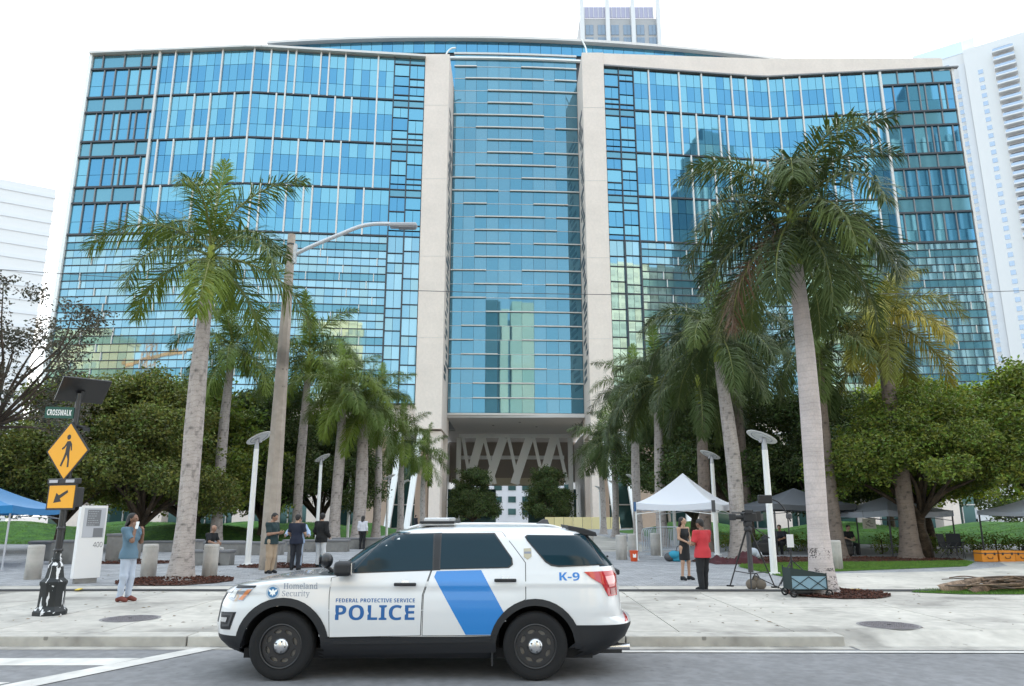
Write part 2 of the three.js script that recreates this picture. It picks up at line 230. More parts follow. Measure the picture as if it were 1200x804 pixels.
mulchBed(oval(8.5, -28.3, 1.9, 1.3, 24, 0.06, 5), 0.158, 500, 5, 'red bark mulch round the palm beside the white canopy tent');
mulchBed([[7.6, -26.8], [10.5, -27.7], [14.5, -28.1], [17, -28.8], [17.4, -29.6], [16, -31.4], [10, -31.2], [7.4, -29.4]], 0.158, 900, 6, 'dark red mulch bed behind the curved strip of grass');
mulchBed(oval(-7.6, -25.4, 1.5, 0.9, 22, 0.06, 7), 0.158, 400, 7, 'red bark mulch beside the person in khaki trousers');
mulchBed(oval(-13.4, -27.4, 1.6, 0.8, 22, 0.06, 9), 0.158, 300, 9, 'red bark mulch beside the monument sign, among the grey seat blocks');
// drain covers
function drainCover(x, z, label) {
  const t = thing('drain_cover', label, 'manhole', [x, 0.1405, z]);
  const ring = new THREE.RingGeometry(0.54, 0.6, 40); ring.rotateX(-Math.PI / 2); ring.translate(0, 0.003, 0); mesh('ring', ring, M.coverRim, t); t.scale.set(0.76, 1, 0.76);
  mesh('lid', cyl(0.535, 0.535, 0.008, 0, 0, 0, 40), M.cover, t);
  const gs = []; for (let i = -5; i <= 5; i++) for (let j = -5; j <= 5; j++) if (i * i + j * j < 26) gs.push(bx(0.055, 0.004, 0.055, i * 0.092, 0.0095, j * 0.092)); mesh('tread_pattern', merge(gs), M.cover, t).userData = { kind: 'stuff' };
  mesh('pick_hole', bx(0.07, 0.003, 0.03, 0, 0.0135, 0.02), M.black, t);
}
M.cover = mat(C(0.17, 0.155, 0.165), 0.6, { metalness: 0.4 }); M.coverRim = mat(C(0.22, 0.21, 0.21), 0.8);
M.yellow = mat(C(0.62, 0.45, 0.03), 0.6);
drainCover(-6.2, -12.7, 'round dark iron manhole cover in the pavement beside the crossing sign');
drainCover(5.75, -11.95, 'round dark iron manhole cover in the driveway apron');
{ // flat cable cover across the pavement
  const t = thing('cable_cover', 'long black cable cover lying across the whole pavement', 'cable', [0, 0.14, -17.2]);
  const w = []; seed(12); const pts = []; for (let x = -16; x <= 9.5; x += 1.5) pts.push([x, 0.02 + 0.147 * 0, 0 + rr(-0.03, 0.03) + (x < -6 ? -0.05 : 0)]);
  mesh('cable', tube(pts, 0.024, 80, 6), M.black, t); mesh('cable', tube(pts.map(p => [p[0], p[1], p[2] + 0.07]), 0.018, 80, 6), M.darkGrey, t);
  for (const [x, l] of [[-13.3, 0.5], [-9.6, 0.35], [-6.1, 0.3], [-4.9, 0.2], [7.6, 0.2]]) mesh('tape', bx(0.09, 0.012, l, x, 0.045, 0.03, 0.3), M.yellow, t);
}

// ---------------------------------------------------------------- courthouse
const glass = (r, g, b, metal = 0.78, rough = 0.025) => mat(C(r, g, b), rough, { metalness: metal });
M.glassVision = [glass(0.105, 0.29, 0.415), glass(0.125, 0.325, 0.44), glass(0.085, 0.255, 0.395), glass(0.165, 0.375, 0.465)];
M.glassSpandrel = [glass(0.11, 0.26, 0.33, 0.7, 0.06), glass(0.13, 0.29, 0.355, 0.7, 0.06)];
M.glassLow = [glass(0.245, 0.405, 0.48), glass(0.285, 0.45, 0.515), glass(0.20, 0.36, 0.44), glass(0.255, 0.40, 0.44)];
M.glassAtrium = [0, 1, 2].map(i => phys(C(0.12 + 0.025 * i, 0.335 + 0.025 * i, 0.455 + 0.02 * i), 0.02, { metalness: 0.66, transmission: 1, thickness: 0, ior: 1.5 }));
M.glassGround = mat(C(0.05, 0.11, 0.11), 0.08, { metalness: 0.35 });
M.frameWhite = mat(C(0.88, 0.88, 0.87), 0.45); M.passageDark = mat(C(0.32, 0.28, 0.245), 0.9); M.bodyWall = mat(C(0.30, 0.31, 0.33), 0.9); M.cream = mat(C(0.60, 0.53, 0.40), 0.8); M.atriumWall = mat(C(0.16, 0.22, 0.27), 0.8); M.plyA = mat(C(0.62, 0.53, 0.28), 0.8); M.plyB = mat(C(0.57, 0.48, 0.25), 0.8); M.lampGlow = mat(C(0.7, 0.8, 0.85), 0.6, { emissive: C(0.75, 0.95, 1.0), emissiveIntensity: 0.9 });
const court = thing('courthouse', 'blue glass courthouse with two curved wings, pale stone frames and a recessed central atrium', 'building', [0, 0, -100]);
const zL = curve1([[-66, 0.55], [-38.4, 2.4], [-12, -0.25]]), zR = curve1([[12, -0.9], [39.6, -4.2], [70, -1.4]]), zC = x => -8.3 - 0.0018 * (x + 12) ** 2;
const unitBox = new THREE.BoxGeometry(1, 1, 1);
const onCurve = (zf, xa, xb, y0, y1, off, thick, tilt = 0) => { // matrix of a box that spans xa..xb on the curve
  const a = V(xa, 0, zf(xa)), b = V(xb, 0, zf(xb)), ang = -Math.atan2(b.z - a.z, b.x - a.x), q = new THREE.Quaternion().setFromEuler(new THREE.Euler(rr(-tilt, tilt), ang + rr(-tilt, tilt), 0, 'YXZ')), n = V(Math.sin(ang), 0, Math.cos(ang));
  return new THREE.Matrix4().compose(V((a.x + b.x) / 2 + n.x * off, (y0 + y1) / 2, (a.z + b.z) / 2 + n.z * off), q, V(a.distanceTo(b), y1 - y0, thick)); };
function putBox(name, m4, material, parent) { const o = mesh(name, unitBox, material, parent); m4.decompose(o.position, o.quaternion, o.scale); return o; }
function stripBoxes(zf, x0, x1, y0, y1, off, thick, step = 2.4) { const gs = []; const n = Math.max(1, Math.round((x1 - x0) / step)); for (let i = 0; i < n; i++) { const g = unitBox.clone(); g.applyMatrix4(onCurve(zf, lerp(x0, x1, i / n), lerp(x0, x1, (i + 1) / n), y0, y1, off, thick)); gs.push(g); } return merge(gs); }
function addPanes(panes, parent, most = 300) { // the largest panes are parts, the rest one joined part
  const order = panes.map((p, i) => [p.area, i]).sort((a, b) => b[0] - a[0]).map(e => e[1]), big = new Set(order.slice(0, most)), rest = new Map();
  panes.forEach((p, i) => { if (big.has(i)) putBox('pane', p.m, p.mat, parent); else { const g = unitBox.clone(); g.applyMatrix4(p.m); if (!rest.has(p.mat)) rest.set(p.mat, []); rest.get(p.mat).push(strip(g)); } });
  const mats = [...rest.keys()]; if (mats.length) { const gs = mats.map(k => mergeGeometries(rest.get(k))); const all = mergeGeometries(gs, true); mesh('pane_field', all, mats, parent).userData = { kind: 'stuff' }; }
}
function wing(zf, X0, X1, dir, topAt, sd) { // dir +1: the end bay at X0 is the outer end
  seed(sd); const cw = mesh('curtain_wall', stripBoxes(zf, X0, X1, 16.7, topAt - 0.05, -0.45, 0.3), M.darkFrame, court), panes = [];
  const outer0 = dir > 0 ? X0 : X1 - 10.5, outer1 = dir > 0 ? X0 + 10.5 : X1, inner0 = dir > 0 ? X1 - 4.6 : X0, inner1 = dir > 0 ? X1 : X0 + 4.6;
  const mid0 = Math.min(outer1, inner1) === outer1 ? outer1 : inner1, mid1 = dir > 0 ? inner0 : outer0;
  const TILT = 0.0028, rowH = (topAt - 40.9) / 4, pick = a => a[(R() * a.length) | 0];
  const pane = (xa, xb, y0, y1, m) => panes.push({ m: onCurve(zf, xa + 0.025, xb - 0.025, y0 + 0.03, y1 - 0.03, 0, 0.05, TILT), area: (xb - xa) * (y1 - y0), mat: m });
  const fin = (x, y0, y1, w = 0.2, d = 0.42, m = M.fin) => putBox('fin', onCurve(zf, x - w / 2, x + w / 2, y0, y1, d / 2 + 0.03, d), m, cw);
  const band = (x0, x1, y, h, d, m) => mesh('transom', stripBoxes(zf, x0, x1, y - h / 2, y + h / 2, d / 2 + 0.03, d), m, cw);
  for (let r = 0; r < 4; r++) {
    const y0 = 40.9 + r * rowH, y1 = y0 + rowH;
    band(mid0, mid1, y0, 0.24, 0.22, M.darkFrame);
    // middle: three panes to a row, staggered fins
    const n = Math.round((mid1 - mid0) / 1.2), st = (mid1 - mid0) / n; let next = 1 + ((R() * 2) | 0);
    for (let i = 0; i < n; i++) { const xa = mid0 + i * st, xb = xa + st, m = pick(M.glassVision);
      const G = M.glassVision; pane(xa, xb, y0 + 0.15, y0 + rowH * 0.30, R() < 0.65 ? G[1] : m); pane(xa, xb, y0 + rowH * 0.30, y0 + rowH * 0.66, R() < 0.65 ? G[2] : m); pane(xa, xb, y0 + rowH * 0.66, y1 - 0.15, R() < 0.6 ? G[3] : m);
      if (i === next) { fin(xa, y0, y1, 0.22, 0.26); next += pick([1, 2, 2, 3, 3, 4]); } }
    fin(dir > 0 ? mid0 : mid1, y0, y1, 0.34, 0.34);
    // outer end bay: tall window and short spandrel rows in a dark frame
    const ys = [y0, y0 + rowH * 0.66, y1];
    for (let k = 0; k < 2; k++) { let x = outer0; band(outer0, outer1, ys[k], 0.28, 0.28, M.darkFrame); while (x < outer1 - 0.2) { const wdt = k ? pick([1.6, 2.6, 3.4]) : pick([0.9, 1.7, 1.8, 2.1]), xb = Math.min(outer1, outer1 - (x + wdt) < 0.7 ? outer1 : x + wdt);
      if (k) pane(x, xb, ys[k] + 0.12, ys[k + 1] - 0.12, pick(M.glassSpandrel)); else { const m = pick(M.glassVision), s = (ys[0] + ys[1]) / 2 - 0.4; pane(x, xb, ys[0] + 0.12, s, m); pane(x, xb, s, ys[1] - 0.12, m); }
      if (xb < outer1) fin(xb, ys[k], ys[k + 1], 0.15, 0.2, M.darkFin); x = xb; } }
    // inner end bay: two columns in heavy dark frames
    for (let c = 0; c < 2; c++) { const xa = inner0 + c * 2.3, xb = xa + 2.3, cuts = [0, 0.12, 0.22 + R() * 0.14, 0.5 + R() * 0.2, 0.84, 1].map(t => y0 + t * rowH);
      for (let k = 0; k < 5; k++) { const two = k !== 4 && R() < 0.75, m = k === 4 ? pick(M.glassSpandrel) : pick(M.glassVision); if (two) { pane(xa + 0.07, xa + 1.15, cuts[k] + 0.08, cuts[k + 1] - 0.08, m); pane(xa + 1.15, xb - 0.07, cuts[k] + 0.08, cuts[k + 1] - 0.08, m); } else pane(xa + 0.07, xb - 0.07, cuts[k] + 0.08, cuts[k + 1] - 0.08, m);
        if (k === 0 || k === 4 || R() < 0.6) band(xa, xb, cuts[k], 0.13, 0.16, M.darkFrame); }
      fin(dir > 0 ? xa : xb, y0, y1, 0.15, 0.2, M.darkFrame); }
  }
  // lower storeys: twenty-one narrow ribbons
  const bh = (40.9 - 16.7) / 21;
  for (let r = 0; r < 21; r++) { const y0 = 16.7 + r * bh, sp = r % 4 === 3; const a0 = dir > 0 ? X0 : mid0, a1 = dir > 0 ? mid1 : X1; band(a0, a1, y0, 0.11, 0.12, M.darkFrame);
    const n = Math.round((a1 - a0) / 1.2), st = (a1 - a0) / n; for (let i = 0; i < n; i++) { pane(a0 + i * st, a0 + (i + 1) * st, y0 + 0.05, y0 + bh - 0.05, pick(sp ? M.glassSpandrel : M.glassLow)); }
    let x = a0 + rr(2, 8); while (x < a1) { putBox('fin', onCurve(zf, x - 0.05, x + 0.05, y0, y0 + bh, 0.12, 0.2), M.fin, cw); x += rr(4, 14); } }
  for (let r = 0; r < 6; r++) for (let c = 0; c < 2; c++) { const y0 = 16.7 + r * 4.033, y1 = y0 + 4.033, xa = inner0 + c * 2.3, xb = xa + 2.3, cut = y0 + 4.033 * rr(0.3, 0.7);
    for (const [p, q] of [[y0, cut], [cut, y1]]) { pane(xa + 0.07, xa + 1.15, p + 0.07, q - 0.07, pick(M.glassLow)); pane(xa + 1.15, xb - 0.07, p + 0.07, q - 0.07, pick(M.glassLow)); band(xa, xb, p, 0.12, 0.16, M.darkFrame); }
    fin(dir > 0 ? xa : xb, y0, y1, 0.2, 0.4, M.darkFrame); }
  addPanes(panes, cw);
  return cw;
}
M.darkFin = mat(C(0.20, 0.195, 0.20), 0.5, { metalness: 0.2 });
wing(zL, -63.5, -13.25, 1, 69.9, 101);
wing(zR, 14.1, 67.8, -1, 69.2, 202);
{ // bodies of the wings behind the glass, roofs and white end walls
  const body = (zf, x0, x1, y0, y1, back) => { const pts = []; for (let i = 0; i <= 16; i++) { const x = lerp(x0, x1, i / 16); pts.push([x, -(zf(x) - 0.75)]); } pts.push([x1, -back], [x0, -back]); const g = prism(pts, y1 - y0); g.rotateX(-Math.PI / 2); g.translate(0, y0, 0); return g; };
  mesh('wing_body', body(zL, -63.4, -13.3, 16.7, 69.5, -32), M.bodyWall, court);
  mesh('wing_body', body(zR, 14.1, 67.7, 16.7, 69.0, -32), M.bodyWall, court);
  mesh('roof_edge', stripBoxes(zL, -63.9, -13.2, 69.9, 70.25, 0.1, 1.4), M.fin, court);
  mesh('end_wall', bx(0.5, 53.5, 6, -63.85, 43.3, zL(-63.6) - 2.6), M.white, court);
  mesh('end_wall', bx(0.35, 52.6, 5, 68.1, 42.9, zR(67.8) - 2.3), M.fin, court);
  mesh('roof_edge', stripBoxes(zR, 14.1, 68.9, 69.2, 69.42, 0.2, 0.6), M.darkFin, court);
}
{ // stone frames: pylons beside the atrium, sill beams and the roof beam of one wing
  const st = (name, g) => mesh(name, worldUV(g), M.stone, court);
  st('stone_pylon', merge([bx(3.65, 57.4, 11.9, -11.4, 42.0, -5.9)])); st('stone_pylon', bx(3.3, 58.6, 11.4, 12.42, 42.1, -6.3));
  st('stone_beam', bx(50.2, 3.6, 9, -38.4, 14.86, -5.1)); st('stone_beam', bx(53.7, 3.6, 9, 40.95, 14.86, -7.0));
  { const P = [[14.08, 69.45], [39.6, 69.45], [66.6, 69.45], [66.6, 70.9], [39.6, 72.5], [14.08, 71.35]], face = (a, b, c, d) => { const zz = q => zR(q[0]) + 0.45; const g = new THREE.BufferGeometry(), v = []; for (const [o, e] of [[0, 0], [-6, 1]]) { const Q = [a, b, c, d].map(q => [q[0], q[1], zz(q) + o]); const t = e ? [0, 2, 1, 0, 3, 2] : [0, 1, 2, 0, 2, 3]; for (const k of t) v.push(...Q[k]); } const A = [a, b, c, d]; for (let i = 0; i < 4; i++) { const q = A[i], r = A[(i + 1) % 4], f0 = [q[0], q[1], zz(q)], f1 = [r[0], r[1], zz(r)], b0 = [q[0], q[1], zz(q) - 6], b1 = [r[0], r[1], zz(r) - 6]; v.push(...f0, ...b0, ...f1, ...f1, ...b0, ...b1); } g.setAttribute('position', new THREE.Float32BufferAttribute(v, 3)); g.computeVertexNormals(); return g; };
    st('stone_parapet', face(P[0], P[1], P[4], P[5])); st('stone_parapet', face(P[1], P[2], P[3], P[4])); }
  // joints in the pylons
  for (const y of [26, 38, 50, 62]) { mesh('stone_joint', bx(3.67, 0.04, 0.05, -11.4, y, 0.05), M.soffit, court); mesh('stone_joint', bx(3.32, 0.04, 0.05, 12.42, y, -0.6), M.soffit, court); }
  // ventilation slots cut in the inner faces of the pylons
  seed(77); const slots = s => { const gs = []; for (let y = 21; y < 63; y += 1.15) { const w = rr(1.5, 4.6), z = -1.5 - R() * 3; gs.push(bx(0.06, rr(0.5, 0.85), w, s < 0 ? -9.57 : 10.76, y, z - w / 2, 0, 0.12 * s * 0)); } return merge(gs); };
  mesh('louvre_slots', slots(-1), M.darkFrame, court); mesh('louvre_slots', slots(1), M.darkFrame, court);
  mesh('roof_davit', tube([[-10.2, 70.6, -1], [-10.1, 71.6, -1], [-9.4, 72.4, -1], [-8.7, 72.5, -1]], 0.12, 12), M.white, court);
  mesh('roof_davit', tube([[11.6, 71.3, -1], [11.4, 72.6, -1], [10.9, 73.8, -1], [10.8, 74, -1]], 0.12, 12), M.white, court);
}
{ // central atrium: a wall of clear coated glass with sun-shade bars, bracing and floors behind
  seed(303); const cw = mesh('curtain_wall', stripBoxes(zC, -9.6, 10.75, 16.3, 16.55, 0, 0.4), M.fin, court), panes = []; mesh('head_rail', stripBoxes(zC, -9.6, 10.75, 76.4, 76.7, 0, 0.4), M.fin, cw);
  const rows = 27, y0 = 16.6, y1 = 76.3, rh = (y1 - y0) / rows, cols = 11, x0 = -9.5, x1 = 10.7, cwid = (x1 - x0) / cols;
  for (let r = 0; r < rows; r++) for (let c = 0; c < cols; c++) panes.push({ m: onCurve(zC, x0 + c * cwid + 0.02, x0 + (c + 1) * cwid - 0.02, y0 + r * rh + 0.025, y0 + (r + 1) * rh - 0.025, 0, 0.04, 0.0012), area: 1, mat: M.glassAtrium[(R() * 3) | 0] });
  addPanes(panes, cw, 297);
  for (let c = 0; c <= cols; c++) putBox('mullion', onCurve(zC, x0 + c * cwid - 0.03, x0 + c * cwid + 0.03, y0, y1, -0.12, 0.18), M.darkFrame, cw);
  for (let r = 1; r < rows; r++) { const y = y0 + r * rh; mesh('glazing_bar', stripBoxes(zC, x0, x1, y - 0.03, y + 0.03, 0.03, 0.1), M.fin, cw);
    let c = (R() * 4) | 0; while (c < cols - 1) { const n = 2 + ((R() * 7) | 0), e = Math.min(cols, c + n); mesh('sunshade_bar', stripBoxes(zC, x0 + c * cwid, x0 + e * cwid, y - 0.06, y + 0.10, 0.2, 0.26), M.fin, cw); c = e + 1 + ((R() * 4) | 0); } }
  // bracing, galleries and hanging lamps in the atrium
  const zi = -11.2, at = [];
  for (const [xa, ya, xb, yb] of [[-7.6, 66.8, -2.4, 61.5], [-8.6, 61.8, -1.2, 56.5], [-6.8, 56, -1.6, 51], [-7.2, 44.6, -1.0, 40.2], [-7.6, 34, -2.2, 30.2], [2.6, 62.5, 2.0, 55], [2.0, 54.6, 1.2, 47], [7.6, 58, 3.4, 52.6], [8.0, 46, 3.6, 41], [8.2, 35.5, 4.2, 31.4], [8.2, 27, 4.4, 23.2]]) mesh('brace', bar([xa, ya, zi], [xb, yb, zi - 0.8], 0.13), M.white, court);
  for (let y = 21; y < 76; y += 4.42) mesh('gallery_floor', bx(20, 0.35, 4.2, 0.6, y, -17), M.white, court);
  mesh('atrium_wall', bx(20.3, 62, 0.4, 0.6, 47.5, -20), M.atriumWall, court);
  RectAreaLightUniformsLib.init();
  // lamps that glow in the atrium: strips on the gallery edges
  for (const [x, y, w] of [[1.0, 47.2, 4.6], [2.4, 38.0, 3.4], [1.5, 25.6, 2.6]]) for (let k = 0; k < 6; k++) { const lx = x + (k - 2.5) * w / 6; mesh('lamp_strip', bx(w / 9, 1.3, 0.1, lx, y, -12.4), M.lampGlow, court); const l = new THREE.RectAreaLight(new THREE.Color(0.8, 0.95, 1), 0.9, w / 9, 1.3); l.position.set(lx, y, -12.3); l.rotation.y = Math.PI; court.add(l); }
  // arched roof band that runs behind both wings
  const bw = mesh('roof_band', stripBoxes(zC, -41, 47, 78.9, 79.35, 0.15, 1.6), M.fin, court); void bw; const bp = []; seed(304);
  mesh('roof_sill', stripBoxes(zC, -41, 47, 75.6 - 0.15, 75.6 + 0.15 - 0.02, 0.2, 0.6), M.white, court).visible = true;
  const rb = mesh('roof_glazing', stripBoxes(zC, -41, 47, 70, 78.9, -0.4, 0.3), M.darkFrame, court);
  for (let x = -41; x < 46.9; x += 1.76) { const m = onCurve(zC, x + 0.03, x + 1.73, 76.72, 78.85, 0, 0.05, 0.001); if (x > -9.7 && x < 10.6) { bp.push({ m, area: 1, mat: M.glassVision[2] }); } else { bp.push({ m, area: 1, mat: M.glassVision[(R() * 3) | 0] }); bp.push({ m: onCurve(zC, x + 0.03, x + 1.73, 70.3, 75.4, 0, 0.05, 0.001), area: 1, mat: M.glassVision[(R() * 3) | 0] }); } }
  addPanes(bp, rb, 0 + 120);
  // block behind, with the passage open under it
  mesh('rear_block', merge([bx(84, 61.8, 9, 2, 47.6, -26)]), M.bodyWall, court);
  mesh('soffit', merge([bx(20.3, 0.4, 19.6, 0.58, 16.15, -18.4)]), M.soffit, court);
  for (const [x, z] of [[1.2, -14], [-3, -18], [4, -20]]) mesh('downlight', cyl(0.18, 0.18, 0.06, x, 15.88, z, 12), M.black, court);
}
{ // white braced frame under the atrium, bridge and passage beyond
  const z = -30, wide = (xa, xb) => beam([xa, 15.2, z], [xb, 7.2, z], 1.45, 0.5), thin = (xa, xb) => beam([xa, 15.2, z + 0.1], [xb, 7.2, z + 0.1], 0.55, 0.4);
  mesh('frame_beam', bx(19.6, 0.6, 0.8, 0.5, 15.5, z), M.frameWhite, court);
  for (const [a, b] of [[-5.5, -7.6], [-1.5, -4.2], [3.1, 0.4], [7.4, 5.0]]) mesh('frame_brace', wide(a, b), M.frameWhite, court);
  for (const [a, b] of [[-8.6, -7.2], [-4.9, -2.9], [-0.6, 1.1], [3.8, 5.5], [7.9, 9.6]]) mesh('frame_brace', thin(a, b), M.frameWhite, court);
  mesh('frame_post', bx(0.8, 15, 0.8, -9.3, 7.6, z), M.white, court); mesh('frame_post', bx(0.8, 15, 0.8, 10.2, 7.6, z), M.white, court);
  mesh('footbridge', bx(19, 1.3, 3, 0, 7.9, -38), M.cream, court); mesh('gallery_beam', bx(19, 0.6, 1, 0, 12.2, -36), M.white, court); mesh('passage_upper_wall', bx(26, 8.2, 0.5, 0, 12.5, -52), M.passageDark, court); mesh('passage_ceiling', bx(26, 0.5, 22, 0, 16.75, -41.6), M.soffit, court);
  for (const q of [-13, 13]) mesh('passage_wall', bx(0.6, 16, 50, q, 8, -42), M.white, court);
  for (const s of [-1, 1]) { mesh('passage_doors', bx(9, 6.6, 0.4, s * 7.5, 3.4, -41), M.glassGround, court); }
  // site boards
  for (let i = 0; i < 8; i++) mesh('hoarding_board', bx(1.15, 1.5, 0.06, 5.4 + i * 1.2 - 0.6, 0.9, 3), i % 2 ? M.plyA : M.plyB, court);
  // ground floor under one wing and the other: stone piers, slanted columns, dark glazing
  for (const s of [-1, 1]) {
    mesh('ground_glazing', bx(54, 13.2, 0.3, s * 40.5, 6.6, -10.5), M.glassGround, court);
    for (const y of [3.4, 6.8, 10.2]) mesh('glazing_rail', bx(54, 0.16, 0.25, s * 40.5, y, -10.2), M.fin, court);
    for (let i = 0; i < 18; i++) mesh('glazing_post', bx(0.14, 13, 0.25, s * (14.6 + i * 3), 6.5, -10.22), M.fin, court);
    const wallAt = (x, w, m, z = -3, d = 2.2) => mesh('stone_pier', worldUV(bx(w, 13.0, d, s * x, 6.55, z)), m, court);
    wallAt(s > 0 ? 11.5 : 10.4, 1.5, M.stone, -2.2, 3); wallAt(s > 0 ? 11.2 : 10.1, 0.9, M.stone, -11, 1.4); wallAt(12.6, 1.7, M.stoneTan, -5.5, 2.4); wallAt(19.0, 3.4, M.stoneTan, -5, 2.2); wallAt(26.5, 3.2, M.stone, -4.4, 2); wallAt(37, 2.4, M.stone, -4.4, 2); wallAt(49, 2.4, M.stone, -4.4, 2); wallAt(60, 2.4, M.stone, -4.4, 2);
    for (const [xb, xt] of [[13.8, 12.5], [16.4, 15.0], [23.2, 24.0]]) mesh('slanted_column', beam([s * xb, 0.1, 0.6], [s * xt, 13, -1.2], 0.75, 0.75), M.white, court);
    mesh('wing_soffit', bx(53.5, 0.3, 8.8, s * 40.2, 12.9, -6.0), M.soffit, court);
    mesh('door_surround', merge([bx(2.6, 0.4, 0.5, s * 21.6, 3.2, -9.9), bx(0.35, 3.2, 0.5, s * 20.4, 1.6, -9.9), bx(0.35, 3.2, 0.5, s * 22.8, 1.6, -9.9)]), M.stone, court);
  }
}

// ---------------------------------------------------------------- other buildings
{ // white apartment tower with stacked balconies beyond one end of the courthouse
  const t = thing('apartment_tower', 'tall white apartment tower with stacked balconies beyond the courthouse', 'building', [168, 0, -262], -0.62);
  const w = M.towerWhite = mat(C(0.68, 0.675, 0.67), 0.7), g = M.towerGrey = mat(C(0.17, 0.18, 0.21), 0.6), gl = glass(0.38, 0.45, 0.55, 0.5, 0.1);
  mesh('wall', merge([bx(14, 156, 22, -13, 78, 0), bx(16, 170, 26, 3, 85, 2), bx(26, 170, 26, 24, 85, 4)]), w, t);
  mesh('wall_recess', merge([bx(3, 150, 0.6, -6.5, 76, 11.2), bx(2.2, 165, 0.6, 9.8, 83, 15.3)]), mat(C(0.66, 0.67, 0.69), 0.7), t);
  mesh('roof_screen', merge([bx(16, 5, 0.3, 3, 172.5, 15), bx(16, 5, 0.3, 3, 172.5, -10), bx(0.3, 5, 26, -5, 172.5, 2)]), glass(0.62, 0.68, 0.74, 0.3, 0.25), t); mesh('roof_core', bx(6, 8, 8, 12, 174, 6), w, t);
  const bal = new THREE.BoxGeometry(6.6, 0.5, 2.6), rail = new THREE.BoxGeometry(6.2, 1.1, 0.08), win = new THREE.BoxGeometry(5.2, 2.0, 0.1);
  for (const [x, z, top] of [[-15.5, 11, 150], [3.2, 15, 166], [23, 17, 166]]) for (let y = 14; y < top; y += 3.2) {
    const b = mesh('balcony', bal, w, t); b.position.set(x, y, z + 1.1); const r = mesh('rail', rail, gl, b); r.position.set(0, 0.7, 1.05);
    const v = mesh('window', win, g, t); v.position.set(x, y + 1.5, z + 0.08); }
  const sw = new THREE.BoxGeometry(1.5, 1.7, 0.12);
  for (let y = 14; y < 160; y += 3.2) for (const [x, z] of [[-10, 11], [-2.6, 15], [8, 15], [15.5, 17]]) mesh('window', sw, gl, t).position.set(x, y + 1.4, z + 0.05);
}
{ // slim tower whose top shows over the courthouse roof
  const t = thing('office_tower', 'pale tower with four white fins rising above the courthouse roof', 'building', [42, 0, -262]);
  t.scale.y = 1.03; mesh('wall', bx(31.5, 193, 22, 1.2, 96.5, -11), M.towerGrey2 = mat(C(0.40, 0.395, 0.395), 0.7), t);
  { const cm = glass(0.36, 0.34, 0.43, 0.3, 0.3); for (const q of [0.1, -21]) mesh('crown_screen', bx(29, 5, 0.3, 1.2, 195.6, q), cm, t); }
  for (let i = 0; i < 4; i++) mesh('fin', bx(1.6, 203, 2.4, -13.6 + i * 10.3, 101.5, 0.6), M.towerWhite, t);
  const win = new THREE.BoxGeometry(1.5, 4.4, 0.2), wg = glass(0.22, 0.27, 0.33, 0.4, 0.2), ml = new THREE.BoxGeometry(0.2, 5, 0.4);
  for (let i = 0; i < 3; i++) for (let k = 0; k < 4; k++) for (let f = 0; f < 4; f++) { mesh('window', win, wg, t).position.set(-13.6 + i * 10.3 + 2.2 + (k > 1 ? 1.7 : 0) + k * 1.6, 190.4 - f * 5.6 - 2.6, 0.1); }
  for (let i = 0; i < 16; i++) mesh('crown_mullion', ml, M.towerWhite, t).position.set(-12.5 + i * 1.85, 195.6, 0.3);
  mesh('side_block', bx(5, 172, 12, -17.2, 86, -8), M.towerGrey2, t); mesh('side_block', bx(3, 172, 10, 18.5, 86, -8), M.cream, t);
}
{ // faint banded slab far away on the other side
  const t = thing('banded_tower', 'pale white tower with horizontal ribbon windows far behind the leafy tree', 'building', [-206, 0, -262], 0.55);
  mesh('wall', bx(52, 130, 40, 0, 65, -20), M.towerWhite, t); const rib = new THREE.BoxGeometry(52.4, 1.5, 0.4), gl = mat(C(0.66, 0.67, 0.69), 0.5), rs = new THREE.BoxGeometry(0.4, 1.5, 40);
  for (let y = 8; y < 132; y += 5.4) { mesh('ribbon_window', rib, gl, t).position.set(0, y, 0.1); mesh('ribbon_window', rs, gl, t).position.set(26.1, y, -20); }
}
{ // low building seen through the passage
  const t = thing('rear_building', 'pale building glimpsed through the passage under the courthouse atrium', 'building', [0, 0, -215]);
  mesh('wall', bx(60, 26, 20, 0, 13, -10), mat(C(0.62, 0.62, 0.66), 0.8), t); for (let y = 3; y < 24; y += 3.4) for (let x = -24; x <= 24; x += 4) mesh('window', bx(2.2, 1.7, 0.2, x, y, 0.05), M.glassGround, t);
}
// buildings across the street, behind the viewer: they show as reflections in the courthouse glass
function block(name, label, x, z, w, h, d, wallMat, winMat, fl, bay, turn = 0, inset = 0.28) {
  const t = thing(name, label, 'building', [x, 0, z], turn); mesh('wall', bx(w, h, d, 0, h / 2, 0), wallMat, t);
  mesh('roof_parapet', merge([bx(w + 0.6, 1.2, 0.6, 0, h + 0.6, -d / 2), bx(w + 0.6, 1.2, 0.6, 0, h + 0.6, d / 2), bx(0.6, 1.2, d - 0.6, -w / 2, h + 0.6, 0), bx(0.6, 1.2, d - 0.6, w / 2, h + 0.6, 0)]), wallMat, t);
  const nb = Math.floor((w - 1) / bay), nf = Math.floor((h - 3) / fl), g = new THREE.BoxGeometry(bay * (1 - inset), fl * 0.52, 0.3);
  for (let f = 0; f < nf; f++) for (let b = 0; b < nb; b++) mesh('window', g, winMat, t).position.set((b - (nb - 1) / 2) * bay, 3.5 + f * fl, -d / 2 - 0.05);
  return t;
}
M.wallYellow = mat(C(0.80, 0.60, 0.33), 0.85); M.wallCream = mat(C(0.78, 0.66, 0.46), 0.85); M.winDark = mat(C(0.05, 0.08, 0.10), 0.15, { metalness: 0.3 }); M.winCream = mat(C(0.50, 0.40, 0.25), 0.4); M.towerTeal = mat(C(0.06, 0.12, 0.14), 0.55);
block('office_block', 'cream office block across the street, mirrored low in the courthouse glass', -176, 40, 40, 62, 20, M.wallYellow, M.winCream, 3.6, 2.6);
